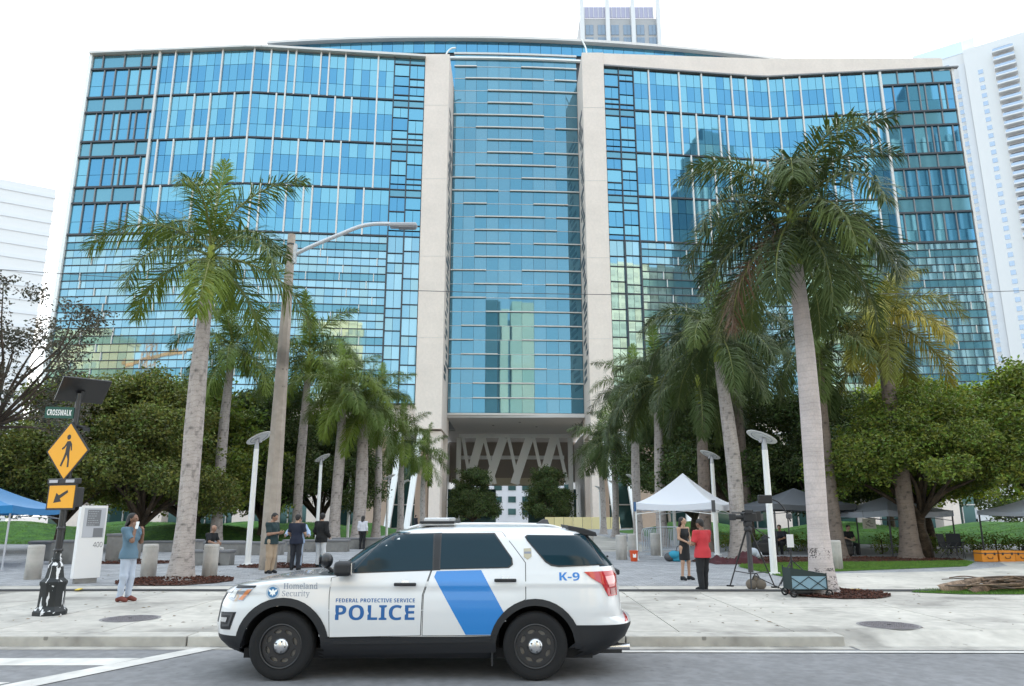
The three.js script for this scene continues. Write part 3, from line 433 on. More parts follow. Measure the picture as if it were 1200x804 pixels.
block('parking_block', 'long yellow parking block across the street, mirrored beside the stone pylon', -29, 84, 15, 72, 20, M.wallYellow, M.winCream, 3.6, 3.4);
block('bank_block', 'wide cream bank block across the street, mirrored beside the atrium frame', 97, 78, 34, 100, 20, M.wallCream, M.winCream, 4.2, 3.2);
{ // tall dark glass tower between two cream fins
  const t = thing('glass_tower', 'dark teal glass tower with cream fins, mirrored in the atrium glass', 'building', [8, 0, 96]);
  mesh('wall', bx(9, 92, 16, -2.5, 46, 0), M.towerTeal, t); mesh('fin', bx(15, 92, 18, 17, 46, 1), M.wallCream, t); mesh('fin', bx(3.4, 88, 18, 4.0, 44, -1), M.wallCream, t); mesh('wall_recess', bx(2.6, 84, 14, 7.2, 42, 0), M.towerTeal, t);
}
{ // tall stepped tower mirrored in the far end of the wing
  const t = thing('stepped_tower', 'tall dark stepped tower mirrored in the end of the concave wing', 'building', [119, 0, 56], 0);
  mesh('wall', merge([bx(22, 132, 22, 0, 66, 0), bx(15, 16, 15, 1, 140, 0), bx(9, 8, 9, 2, 152, 0)]), M.towerTeal, t);
  for (let i = 0; i < 7; i++) mesh('pier', bx(1.1, 132, 1.2, -10.4 + i * 3.45, 66, -11.4), mat(C(0.25, 0.30, 0.32), 0.6), t);
}
{ // orange hoist mast and cab on a site across the street
  const t = thing('construction_hoist', 'orange lattice construction hoist across the street, mirrored in the courthouse glass', 'crane', [-144, 0, 40]); const o = mat(C(0.62, 0.24, 0.06), 0.6);
  for (const [a, b] of [[-1, -1], [1, -1], [-1, 1], [1, 1]]) mesh('mast_leg', bx(0.35, 62, 0.35, a * 1.3, 31, b * 1.3), o, t);
  for (let y = 1; y < 61; y += 2.6) for (const s of [-1, 1]) mesh('lattice', merge([beam([-1.3, y, s * 1.3], [1.3, y + 2.6, s * 1.3], 0.2, 0.2), beam([s * 1.3, y, -1.3], [s * 1.3, y + 2.6, 1.3], 0.2, 0.2)]), o, t);
  mesh('cab', rbx(4.5, 6, 4, 0.2, 0, 44, -3), o, t); mesh('jib', beam([-10, 53, 0], [16, 57, 0], 1.2, 1.2), o, t); mesh('hoist_deck', bx(7, 9, 5, 0, 28, 0), o, t);
}

// ---------------------------------------------------------------- palms
function frondGeo(e0, bend, sd, L = 3.3, nl = 112) {
  seed(sd); const pos = [], pts = [], N = 28; let x = 0, y = 0; const ang = s => e0 - bend * Math.pow(s, 1.25), side = rr(-0.25, 0.25);
  for (let i = 0; i <= N; i++) { const s = i / N; pts.push(V(x, y, side * s * s * 0.9)); x += Math.cos(ang(s)) * L / N; y += Math.sin(ang(s)) * L / N; }
  const at = s => { const f = clamp(s) * N, i = Math.min(N - 1, Math.floor(f)); return pts[i].clone().lerp(pts[i + 1], f - i); };
  const tri = (a, b, c) => pos.push(a.x, a.y, a.z, b.x, b.y, b.z, c.x, c.y, c.z);
  for (let i = 0; i < nl; i++) for (const sg of [-1, 1]) {
    const s = 0.10 + 0.9 * (i + R() * 0.8) / nl, b = at(s), T = at(s + 0.03).sub(at(s - 0.03)).normalize(), S = V(0, 0, sg), Nn = V(0, 0, 0).crossVectors(T, V(0, 0, 1)).negate(); if (Nn.y < 0) Nn.negate();
    const l = 0.92 * Math.pow(Math.sin(Math.PI * (s * 0.80 + 0.17)), 0.55) * rr(0.8, 1.12), phi = rr(-0.75, 1.05), fw = 0.3 + 0.75 * s + rr(-0.15, 0.25);
    const d = T.clone().multiplyScalar(fw).addScaledVector(S, Math.cos(phi)).addScaledVector(Nn, Math.sin(phi)).normalize(), w = 0.0195 * rr(0.8, 1.2), up = V(0, 0, 0).crossVectors(d, Nn).normalize().multiplyScalar(w);
    if (up.length() < 0.01) up.copy(T).multiplyScalar(w);
    const m = b.clone().addScaledVector(d, l * 0.5).add(V(0, -0.06 * l, 0)), t = b.clone().addScaledVector(d, l * 0.9).add(V(0, -0.36 * l * rr(0.6, 1.4), 0));
    tri(b.clone().addScaledVector(up, 0.5), b.clone().addScaledVector(up, -0.5), m.clone().sub(up)); tri(b.clone().addScaledVector(up, 0.5), m.clone().sub(up), m.clone().add(up)); tri(m.clone().add(up), m.clone().sub(up), t);
  }
  const g = new THREE.BufferGeometry(); g.setAttribute('position', new THREE.Float32BufferAttribute(pos, 3)); g.computeVertexNormals();
  const rach = new THREE.TubeGeometry(new THREE.CatmullRomCurve3(pts.filter((_, i) => i % 4 === 0)), 12, 0.028, 5, false); const p = rach.attributes.position; // taper
  for (let i = 0; i < p.count; i++) { const ring = Math.floor(i / 6), s = ring / 12, c = at(s), k = lerp(1.5, 0.25, s); p.setXYZ(i, c.x + (p.getX(i) - c.x) * k, c.y + (p.getY(i) - c.y) * k, c.z + (p.getZ(i) - c.z) * k); }
  rach.computeVertexNormals(); return { leaf: strip(g), rachis: strip(rach) };
}
const DEG = Math.PI / 180, FR = [[84, 24], [70, 72], [56, 94], [40, 102], [24, 98], [6, 84], [-14, 66], [-34, 48]].map(([e, b], i) => [0, 1].map(k => frondGeo(e * DEG, (b + k * 10) * DEG, 900 + i * 7 + k * 131)));
const PG = { green: [leafMat(0.1014, 0.1534, 0.0156), leafMat(0.13, 0.1846, 0.0182), leafMat(0.0806, 0.1274, 0.0169)], dark: [leafMat(0.065, 0.0988, 0.0234), leafMat(0.0858, 0.1222, 0.0234), leafMat(0.052, 0.0806, 0.0221)], yellow: [leafMat(0.39, 0.325, 0.039), leafMat(0.273, 0.26, 0.039), leafMat(0.169, 0.182, 0.0338)], fresh: leafMat(0.13, 0.20, 0.03), dead: leafMat(0.16, 0.085, 0.045) };
M.rachis = mat(C(0.17, 0.19, 0.05), 0.6); M.spear = mat(C(0.16, 0.22, 0.035), 0.7);
function palm({ x, z, h, cs = 1.5, L = 3.3, n = 17, tone = 'green', label, r = 0.33, lean = 0, spear = true, sd = 1, droop = 0, dead = 0, brown = false, shaft = true, bark }) {
  const t = thing('palm_tree', label, 'palm tree', [x, 0.12, z], 0, 'palms of the plaza'); seed(sd * 53 + 7); if (r > 0.26) r *= 0.84;
  const pr = [[1.75, 0], [1.42, 0.025], [1.15, 0.09], [1.0, 0.2], [1.0, 0.4], [1.02, 0.52], [0.94, 0.72], [0.78, 0.9], [0.70, 1]].map(([a, b]) => [a * r, b * h]), g = lathe(pr, 18), p = g.attributes.position;
  for (let i = 0; i < p.count; i++) { const s = p.getY(i) / h; p.setX(i, p.getX(i) + lean * s * s + 0.05 * Math.sin(s * 5 + sd)); p.setZ(i, p.getZ(i) + 0.05 * Math.sin(s * 4 + sd * 2)); } const uv = g.attributes.uv; for (let i = 0; i < uv.count; i++) uv.setXY(i, uv.getX(i) * 2, uv.getY(i) * h); g.computeVertexNormals();
  mesh('trunk', g, bark || (brown ? M.trunkBrown : M.trunk), t); const tx = lean + 0.05 * Math.sin(5 + sd), tz = 0.05 * Math.sin(4 + sd * 2), k = L / 3.3;
  if (shaft) { const cg = lathe([[r * 0.72, 0], [r * 0.78, 0.06], [r * 0.70, cs * 0.3], [r * 0.5, cs * 0.75], [r * 0.36, cs], [0.02, cs + 0.2]], 14); cg.translate(tx, h, tz); mesh('crownshaft', cg, M.crownshaft, t); }
  const hub = V(tx, h + cs, tz), ml = PG[tone];
  if (spear) { const f = mesh('frond', FR[0][0].leaf, PG.fresh, t); f.position.copy(hub); f.rotation.y = rr(0, 6.3); f.scale.setScalar(k * 0.92); mesh('rachis', FR[0][0].rachis, M.rachis, f); }
  for (let i = 0; i < n; i++) { const q = i / (n - 1), c = clamp(Math.round(1 + q * (5.2 + droop) + rr(-0.5, 0.5)), 1, 7), v = FR[c][i % 2], isDead = i >= n - dead;
    const f = mesh('frond', (isDead ? FR[7][i % 2] : v).leaf, isDead ? PG.dead : ml[(R() * ml.length) | 0], t); f.position.copy(hub).add(V(0, -q * 0.45 * k, 0)); f.rotation.set(0, i * 2.39996 + rr(-0.25, 0.25), 0); f.scale.setScalar(k * rr(0.88, 1.08)); mesh('rachis', v.rachis, M.rachis, f); if (isDead) f.children[0].geometry = FR[7][i % 2].rachis; }
  return t;
}
{ // trunk with dark scuff marks near the ground
  const t = tex(1024, 1, (u, v) => { const q = (v * 7.1) % 1; const base = 0.93 + (nA(u, q) - 0.5) * 0.22 + (nF(u, q) - 0.5) * 0.12 - Math.pow(clamp(Math.sin((v * 78 + (nC(u, v) - 0.5) * 0.9) * 2 * Math.PI)), 6) * 0.06; const zone = v < 0.19 ? 1 : v > 0.215 && v < 0.235 ? 0.8 : v > 0.275 && v < 0.31 ? 0.9 : 0.1; const k = nG(u, (v * 3) % 1) * 0.55 + nF(u, (v * 5) % 1) * 0.45; const m = k > 0.60 - zone * 0.035 && zone > 0.5 ? 0.5 : 1; const s = base * m; return [s, s * 0.985, s * 0.98]; });
  t.repeat.set(0.5, 1 / 7.1); M.trunkScuffed = mat(C(0.55, 0.50, 0.49), 0.9, { map: t, bumpMap: trunkBump, bumpScale: 0.006 });
}
palm({ x: -8.66, z: -20.1, h: 7.6, cs: 1.65, L: 3.55, n: 12, label: 'tall palm with pale grey trunk rising from a mulch ring beside the white street bollards', r: 0.245, sd: 1, droop: 0.35, dead: 0 });
palm({ x: -15.7, z: -40.3, h: 9.6, cs: 1.5, L: 3.7, n: 17, label: 'slender palm behind the mulch-ring palm, with leafy oaks round its trunk', r: 0.33, sd: 2, droop: 1.3 });
palm({ x: -13.0, z: -46, h: 10.2, cs: 1.7, L: 4.2, n: 17, label: 'palm whose crown shows behind the concrete street light pole', r: 0.33, sd: 3, droop: 1 });
palm({ x: -9.9, z: -42.6, h: 7.7, cs: 1.4, L: 3.3, n: 16, label: 'palm with thick pale trunk next to the person in the black jacket', r: 0.36, sd: 4, droop: 1.4 });
palm({ x: -8.75, z: -43.4, h: 6.9, cs: 1.3, L: 3.2, n: 16, label: 'palm with swollen trunk base where the person in a white shirt walks', r: 0.42, sd: 5, droop: 1.4 });
palm({ x: -9.3, z: -52, h: 7.9, cs: 1.6, L: 3.5, n: 16, label: 'palm with an upright pale spear leaf in front of the stone pylon', r: 0.31, sd: 6, droop: 1.2 });
palm({ x: -9.0, z: -61, h: 6.7, cs: 1.3, L: 3.4, n: 15, label: 'shorter palm among the disc lamps near the slanted white columns', r: 0.3, sd: 7, droop: 1.6 });
palm({ x: -8.5, z: -72, h: 6.2, cs: 1.3, L: 3.4, n: 14, label: 'small palm close to the courthouse, before the slanted white columns', r: 0.3, sd: 8, droop: 1.6 });
palm({ x: 6.66, z: -16.45, h: 7.35, cs: 1.5, L: 3.35, n: 26, tone: 'dark', label: 'big palm with white scuffed trunk behind the blue folding wagon', r: 0.22, sd: 11, bark: M.trunkScuffed, droop: 1.6, dead: 1, spear: false });
palm({ x: 8.55, z: -28.8, h: 7.6, cs: 1.45, L: 3.6, n: 19, tone: 'dark', label: 'palm with bright yellow-green crownshaft beside the white canopy tent', r: 0.33, sd: 12, droop: 0.9, lean: -0.25 });
palm({ x: 15.5, z: -29.9, h: 8.6, cs: 1.4, L: 3.7, n: 17, tone: 'yellow', label: 'palm with yellowing fronds beside the grey canopy tent', r: 0.36, sd: 13, droop: 1.8, brown: true });
palm({ x: 12.85, z: -30.4, h: 8.0, cs: 1.3, L: 3.6, n: 17, tone: 'dark', label: 'palm with brownish trunk hidden behind the scuffed white palm', r: 0.34, sd: 14, droop: 1.8, brown: true });
palm({ x: 8.3, z: -50, h: 8.6, cs: 1.5, L: 3.9, n: 19, tone: 'dark', label: 'tall palm behind the white canopy tent, close to the stone pylon', r: 0.33, sd: 15, droop: 1.5 });
palm({ x: 8.3, z: -42, h: 8.0, cs: 1.5, L: 3.6, n: 18, tone: 'dark', label: 'palm whose trunk rises behind one corner post of the white canopy', r: 0.34, sd: 16, droop: 1.5 });
palm({ x: 9.2, z: -36, h: 7.0, cs: 1.4, L: 3.4, n: 18, tone: 'dark', label: 'palm behind the peak of the white canopy, between two disc lamps', r: 0.33, sd: 17, droop: 1.5, brown: true });
palm({ x: 8.2, z: -60, h: 6.8, cs: 1.4, L: 3.8, n: 17, tone: 'dark', label: 'low palm before the stone pier at the passage, near the plywood boards', r: 0.3, sd: 18, droop: 1.7 });
palm({ x: 8.4, z: -70, h: 7.2, cs: 1.4, L: 3.8, n: 16, tone: 'dark', label: 'palm nearest the courthouse on the plywood board side of the walk', r: 0.3, sd: 19, droop: 1.7 });
palm({ x: 11.6, z: -37.5, h: 9.6, cs: 1.4, L: 3.8, n: 18, tone: 'dark', label: 'dark palm standing among the oaks behind the disc lamp and the television camera', r: 0.32, sd: 20, droop: 1.7, brown: true });

// ---------------------------------------------------------------- broadleaf trees
function leaves(clumps, size, sd, flat = 1) { // leaf-sized faces grouped in twigs through the volume of each clump
  seed(sd); const pos = [], col = [];
  for (const [cx, cy, cz, r, n, sq = 0.75] of clumps) for (let i = 0; i < n; i++) {
    const u = rr(-1, 1), a = rr(0, 2 * Math.PI), q = Math.pow(R(), 0.42) * r, s = Math.sqrt(1 - u * u), tw = V(cx + s * Math.cos(a) * q, cy + u * q * sq, cz + s * Math.sin(a) * q), tint = rr(0.7, 1.35), warm = rr(0.8, 1.35);
    for (let k = 0; k < 5; k++) { const o = tw.clone().add(V(rr(-1, 1), rr(-0.6, 0.6), rr(-1, 1)).multiplyScalar(size * 1.5)), d = V(rr(-1, 1), rr(-0.9, 0.5) * flat, rr(-1, 1)).normalize(), e = V(rr(-1, 1), rr(-1, 1) * flat, rr(-1, 1)).cross(d).normalize(), l = size * rr(0.7, 1.3), w = l * 0.28;
      const A = o, B = o.clone().addScaledVector(d, l * 0.5).addScaledVector(e, w), D = o.clone().addScaledVector(d, l * 0.5).addScaledVector(e, -w), T = o.clone().addScaledVector(d, l);
      for (const v of [A, B, T, A, T, D]) { pos.push(v.x, v.y, v.z); col.push(tint * warm, tint, tint * 0.85); } } }
  const g = new THREE.BufferGeometry(); g.setAttribute('position', new THREE.Float32BufferAttribute(pos, 3)); g.setAttribute('color', new THREE.Float32BufferAttribute(col, 3)); g.computeVertexNormals(); return g;
}
const treeLeaf = (r, g, b) => phys(C(r, g, b), 0.9, { transmission: 0.3, thickness: 0, ior: 1.35, vertexColors: true });
M.leafOak = treeLeaf(0.118, 0.150, 0.030); M.leafDark = treeLeaf(0.060, 0.098, 0.026); M.leafBright = treeLeaf(0.25, 0.34, 0.022); M.leafMid = treeLeaf(0.122, 0.175, 0.024); M.leafGrey = treeLeaf(0.07, 0.07, 0.055);
function limb(a, b, r1, r2, sd) { seed(sd); const A = V(...a), B = V(...b), m1 = A.clone().lerp(B, 0.35).add(V(rr(-0.25, 0.25), rr(0, 0.3), rr(-0.25, 0.25)).multiplyScalar(Math.min(1, A.distanceTo(B) / 4))), m2 = A.clone().lerp(B, 0.7).add(V(rr(-0.3, 0.3), rr(0, 0.3), rr(-0.3, 0.3)).multiplyScalar(Math.min(1, A.distanceTo(B) / 4))); const c = new THREE.CatmullRomCurve3([A, m1, m2, B]), g = new THREE.TubeGeometry(c, 10, 1, 7, false), p = g.attributes.position; for (let i = 0; i < p.count; i++) { const s = Math.floor(i / 8) / 10, q = c.getPointAt(s), k = lerp(r1, r2, s); p.setXYZ(i, q.x + (p.getX(i) - q.x) * k, q.y + (p.getY(i) - q.y) * k, q.z + (p.getZ(i) - q.z) * k); } g.computeVertexNormals(); return g; }
function treeShape(H, Rr, base, sd, size, dens, nClump = 26, rise = 0.62) { // trunk with limbs, and a crown of clumps that the limbs reach
  seed(sd); const cl = [], tips = [];
  for (let i = 0; i < nClump; i++) { const a = i * 2.4 + rr(-0.3, 0.3), q = Math.sqrt((i + 0.5) / nClump), top = base + (H - base) * (1 - 0.62 * q * q), lo = base + 0.2 + rr(0, 0.5); const y = lerp(lo, top - 0.6, Math.pow(R(), 0.7)), r = rr(0.55, 1.5) * Rr / 4.2; cl.push([Math.cos(a) * q * Rr * 0.86, y, Math.sin(a) * q * Rr * 0.86, r, Math.round(dens * r * r)]); tips.push(cl[i]); }
  for (let i = 0; i < 9; i++) { const a = rr(0, 6.28), q = rr(0, 0.55) * Rr; cl.push([Math.cos(a) * q, H - 0.8 - q * 0.28 + rr(-0.2, 0.3), Math.sin(a) * q, rr(0.8, 1.3) * Rr / 4.2, Math.round(dens * 1.1)]); }
  for (let i = 0; i < 46; i++) { const a = rr(0, 6.28), q = rr(0.75, 1.06) * Rr, y = lerp(base - 0.3, base + (H - base) * 0.75, R()) * 1; cl.push([Math.cos(a) * q * (1 - 0.35 * clamp((y - base) / (H - base))), y, Math.sin(a) * q * (1 - 0.35 * clamp((y - base) / (H - base))), rr(0.25, 0.6), 12, 0.6]); }
  for (let i = 0; i < 16; i++) { const a = rr(0, 6.28), q = rr(0, 0.7) * Rr; cl.push([Math.cos(a) * q, H - 0.1 - q * 0.3 + rr(-0.3, 0.5), Math.sin(a) * q, rr(0.25, 0.55), 14, 0.8]); }
  const fork = [rr(-0.2, 0.2), base * rise, rr(-0.2, 0.2)], limbs = [limb([0, -0.1, 0], fork, 0.30, 0.22, sd)];
  for (let i = 0; i < nClump; i += 3) limbs.push(limb(fork, [tips[i][0], tips[i][1], tips[i][2]], 0.15, 0.03, sd + i));
  return { crown: leaves(cl, size, sd + 3), trunk: limbs };
}
const TS = { oak: treeShape(9.3, 4.9, 2.3, 71, 0.19, 225, 36), oak2: treeShape(9.8, 4.6, 2.1, 72, 0.19, 225, 36), low: treeShape(7.4, 4.6, 1.7, 73, 0.18, 230, 36), high: treeShape(8.4, 5.0, 3.3, 75, 0.18, 230, 36), round: treeShape(9.2, 4.1, 1.8, 79, 0.26, 120, 46) };
function tree(name, shape, label, x, z, turn, s, leaf, bark = M.bark, y = 0.12) { const t = thing(name, label, 'tree', [x, y, z], turn, 'leafy trees of the plaza'); const tr = mesh('trunk', shape.trunk[0], bark, t); shape.trunk.slice(1).forEach(g => mesh('limb', g, bark, tr)); const c = mesh('crown', shape.crown, leaf, t); void c; t.scale.setScalar(s); return t; }
tree('oak_tree', TS.oak, 'dark oak behind the yellow pedestrian crossing sign', -21.8, -36.5, 0.4, 0.9, M.leafOak);
tree('oak_tree', TS.oak2, 'spreading oak behind the monument sign and the person on the phone', -18.6, -38, 1.9, 0.9, M.leafOak);
tree('oak_tree', TS.oak, 'oak rising behind the blue canopy tent', -26.2, -34, 2.6, 0.84, M.leafDark);
tree('oak_tree', TS.low, 'lower dark oak beside the pale mulch-ring palm trunk', -19.8, -46, 0.9, 1.35, M.leafMid);
tree('oak_tree', TS.oak2, 'dark oak filling the gap between the slender palm and the concrete pole', -16.6, -50, 3.6, 1.05, M.leafDark);
tree('oak_tree', TS.oak, 'dark oak behind the concrete street light pole', -13.6, -53, 5.2, 0.95, M.leafDark);
tree('oak_tree', TS.low, 'far oak behind the slender palm, before the courthouse glazing', -24, -58, 2.2, 1.5, M.leafMid);
tree('oak_tree', TS.oak2, 'dark oak behind the disc lamp and the television camera', 12.4, -42, 1.2, 1.0, M.leafDark);
tree('oak_tree', TS.oak, 'dark oak behind the scuffed white palm, shading dark folding chairs', 15.4, -38, 4.1, 0.86, M.leafDark);
tree('oak_tree', TS.high, 'oak with low hanging green boughs in front of the yellowing palm', 16.6, -30.6, 0.3, 0.78, M.leafMid);
tree('oak_tree', TS.high, 'oak with drooping boughs over the grey canopy tent', 20.2, -37, 1.4, 0.95, M.leafMid);
tree('poinciana_tree', TS.high, 'broad tree with bright yellow-green crown above the pale canopy tent', 24.6, -34.5, 2.9, 1.0, M.leafBright);
tree('poinciana_tree', TS.oak, 'bright yellow-green tree behind the yellowing palm', 22.6, -42, 0.7, 1.0, M.leafBright);
tree('oak_tree', TS.high, 'tree with forked dark trunk beside the orange cases', 21.6, -30.5, 2.0, 0.92, M.leafMid);
tree('oak_tree', TS.oak2, 'far dark oak behind the palms beside the white canopy tent', 13.6, -56, 0.2, 1.15, M.leafDark);
tree('oak_tree', TS.oak, 'far oak behind the grey canopy tents, before the dark courthouse glazing', 28, -56, 3.0, 1.15, M.leafDark);
tree('ficus_tree', TS.round, 'round dark green tree under the courthouse atrium, beside the tan stone wall', -5.6, -108, 0.5, 0.9, M.leafDark);
tree('ficus_tree', TS.round, 'round dark green tree under the courthouse atrium, beside the plywood boards', 5.2, -108, 2.1, 0.92, M.leafDark);
{ // airy tree with small leaves against the sky
  seed(99); const cl = []; for (let i = 0; i < 64; i++) { const a = rr(0, 6.28), q = Math.sqrt(R()) * 3.3; cl.push([Math.cos(a) * q, rr(5.2, 9.6) - q * 0.35 + (q < 1 ? 1.2 : 0), Math.sin(a) * q, rr(0.45, 0.85), 44]); }
  const limbs = [limb([0, 0, 0], [0.2, 4.6, 0], 0.2, 0.13, 5)]; cl.forEach((c, i) => { if (i % 2 === 0) limbs.push(limb([0.2, 4.5, 0], [c[0], c[1], c[2]], 0.07, 0.012, i)); });
  tree('airy_tree', { crown: leaves(cl, 0.12, 98), trunk: limbs }, 'thin airy tree with small dark leaves against the white sky', -18.9, -26.5, 0, 1.05, M.leafGrey);
}
{ // far belt of trees that closes the view on both sides of the courthouse
  for (const s of [-1, 1]) { const cl = []; seed(500 + s); for (let i = 0; i < 60; i++) cl.push([rr(-45, 45), rr(1.5, 7.5), rr(-6, 6), rr(2, 3.4), 90, 0.9]); const g = leaves(cl, 0.6, 510 + s); const m = mesh(numbered('far_trees'), g, M.leafDark, scene); m.position.set(s * 112, 0.1, -118); m.userData = { kind: 'stuff', label: s < 0 ? 'far belt of trees beyond the white end wall of the courthouse' : 'far belt of trees below the white apartment tower', category: 'trees' }; }
}
{ // clipped hedge before the grass waves
  const hedge = (x0, x1, z, h, label, sd) => { const cl = []; for (let x = x0; x < x1; x += 0.5) cl.push([x - (x0 + x1) / 2, h * 0.55, 0, h * 0.6, 60, 0.9]); const t = thing('hedge', label, 'hedge', [(x0 + x1) / 2, 0.14, z]); mesh('foliage', leaves(cl, 0.1, sd), M.leafMid, t); mesh('stem', merge(cl.filter((_, i) => i % 2 === 0).map(c => bar([c[0], 0, 0], [c[0], h * 0.7, 0], 0.03))), M.bark, t).userData = { kind: 'stuff' }; };
  hedge(16.2, 24, -33.5, 0.85, 'low dark hedge behind the orange cases', 31); hedge(9.4, 15.2, -36.5, 0.8, 'low dark hedge behind the dark folding chairs', 32);
}

const font = { bold: await new FontLoader().loadAsync('fonts/droid/droid_sans_bold.typeface.json'), serif: await new FontLoader().loadAsync('fonts/droid/droid_serif_regular.typeface.json'), sans: await new FontLoader().loadAsync('fonts/droid/droid_sans_regular.typeface.json') };
function textShapes(f, str, w, h) { // outlines of a line of text, scaled to fill w x h with its lower corner at 0, 0
  const sh = f.generateShapes(str, 1); let x0 = 1e9, x1 = -1e9, y0 = 1e9, y1 = -1e9; for (const s of sh) for (const p of s.getPoints(4)) { x0 = Math.min(x0, p.x); x1 = Math.max(x1, p.x); y0 = Math.min(y0, p.y); y1 = Math.max(y1, p.y); }
  const g = new THREE.ShapeGeometry(sh, 4); g.translate(-x0, -y0, 0); g.scale(w / (x1 - x0), h / (y1 - y0), 1); return g; }

// ---------------------------------------------------------------- street furniture
M.signYellow = mat(C(0.80, 0.36, 0.008), 0.45); M.signGreen = mat(C(0.01, 0.075, 0.055), 0.5); M.bollard = mat(C(0.56, 0.55, 0.545), 0.8, { map: concreteTex }); M.poleConcrete = mat(C(0.42, 0.37, 0.335), 0.9, { map: concreteTex, bumpMap: concreteBump, bumpScale: 0.004 });
M.peeled = mat(C(1, 1, 1), 0.6, { map: tex(512, 1, (u, v) => { const k = nB(u, v) * 0.7 + nA(u, v) * 0.5; return k > 0.685 ? [0.82, 0.82, 0.83] : [0.10, 0.115, 0.125]; }) });
{ // pedestrian crossing sign with solar panel on an ornamental post
  const t = thing('crossing_sign', 'yellow pedestrian crossing sign with solar panel on a black ornamental post', 'road sign', [-7.82, 0.14, -13.2]);
  const base = lathe([[0.0, 0], [0.265, 0], [0.265, 0.06], [0.235, 0.10], [0.205, 0.14], [0.195, 0.46], [0.215, 0.5], [0.215, 0.54], [0.15, 0.60], [0.125, 0.72], [0.12, 0.80], [0.075, 0.86], [0.085, 0.90], [0.065, 0.96], [0.06, 1.05]], 8); const uv = base.attributes.uv; for (let i = 0; i < uv.count; i++) uv.setXY(i, uv.getX(i) * 1.6, uv.getY(i) * 1.0); mesh('base', toCreasedNormals(base, 0.5), M.peeled, t);
  const collars = [[0.075, 1.05], [0.07, 1.42], [0.07, 2.02]]; mesh('post', cyl(0.048, 0.058, 2.75, 0, 1.03, 0, 14), M.blackGloss, t); for (const [r, y] of collars) mesh('collar', lathe([[0.04, y - 0.03], [r, y - 0.02], [r, y + 0.02], [0.04, y + 0.03]], 14), M.blackGloss, t);
  const head = new THREE.Group(); head.name = 'sign_head'; t.add(head); head.rotation.y = -0.37; head.position.set(0, 0, 0);
  const dia = (s, d) => { const r = 0.05, k = s * Math.SQRT1_2; const g = new RoundedBoxGeometry(2 * k, 2 * k, d, 3, Math.min(r, d / 2.01)); g.rotateZ(Math.PI / 4); return g; };
  const dp = mesh('diamond_plate', dia(0.53, 0.02).translate(0, 2.74, 0.075), M.black, head); mesh('diamond_face', dia(0.485, 0.012).translate(0, 2.74, 0.083), M.signYellow, head);
  const wk = z => merge([new THREE.CircleGeometry(0.047, 20).translate(0.005, 2.985, z), new THREE.ShapeGeometry(new THREE.Shape([[-0.02, 2.915], [0.055, 2.915], [0.10, 2.86], [0.115, 2.75], [0.09, 2.745], [0.07, 2.835], [0.06, 2.72], [0.075, 2.62], [0.085, 2.46], [0.04, 2.455], [0.035, 2.60], [0.0, 2.67], [-0.05, 2.56], [-0.095, 2.47], [-0.135, 2.49], [-0.08, 2.61], [-0.04, 2.72], [-0.03, 2.84], [-0.07, 2.79], [-0.13, 2.765], [-0.135, 2.795], [-0.08, 2.83]].map(p => new THREE.Vector2(...p)))).translate(0, 0, z)]); void dp;
  mesh('walker_symbol', wk(0.0905), M.black, head);
  mesh('arrow_plate_rim', rbx(0.70, 0.45, 0.02, 0.009, 0, 1.95, 0.073), M.black, head); mesh('arrow_plate', rbx(0.62, 0.385, 0.012, 0.005, 0, 1.95, 0.083), M.signYellow, head);
  mesh('arrow_symbol', new THREE.ShapeGeometry(new THREE.Shape([[0.14, 0.115], [0.165, 0.075], [-0.02, -0.03], [0.02, -0.08], [-0.17, -0.105], [-0.12, 0.07], [-0.055, 0.025]].map(p => new THREE.Vector2(...p)))).translate(0.0, 1.95, 0.0905), M.black, head);
  mesh('beacon_bar', rbx(0.74, 0.10, 0.09, 0.02, 0, 2.215, 0.06), M.black, head); for (const x of [-0.2, 0.2]) mesh('beacon', bx(0.2, 0.05, 0.012, x, 2.215, 0.111), M.lensGrey = M.lensGrey || mat(C(0.42, 0.43, 0.47), 0.25), head);
  mesh('control_box', rbx(0.3, 0.34, 0.2, 0.02, 0, 1.95, -0.14), M.black, head);
  const np = mesh('name_plate', bx(0.46, 0.2, 0.018, -0.27, 3.42, 0.03), M.signGreen, t); np.rotation.y = 0.25; mesh('lettering', textShapes(font.bold, 'CROSSWALK', 0.39, 0.105).translate(-0.465, 3.368, 0.0415), M.white, np);
  const sp = mesh('solar_panel', rbx(0.78, 0.035, 0.62, 0.012), M.blackGloss, t); sp.position.set(0.05, 3.84, -0.02); sp.rotation.order = 'YXZ'; sp.rotation.set(-0.62, 0.75, 0); mesh('panel_cells', bx(0.72, 0.006, 0.56, 0, 0.0215, 0), mat(C(0.012, 0.018, 0.05), 0.15), sp);
  mesh('bracket', merge([bar([0, 3.55, 0], [0.05, 3.82, -0.02], 0.035), bar([0, 3.2, 0], [0.2, 3.16, 0.02], 0.025), bx(0.1, 0.06, 0.06, 0.22, 3.13, 0.02)]), M.black, t);
}
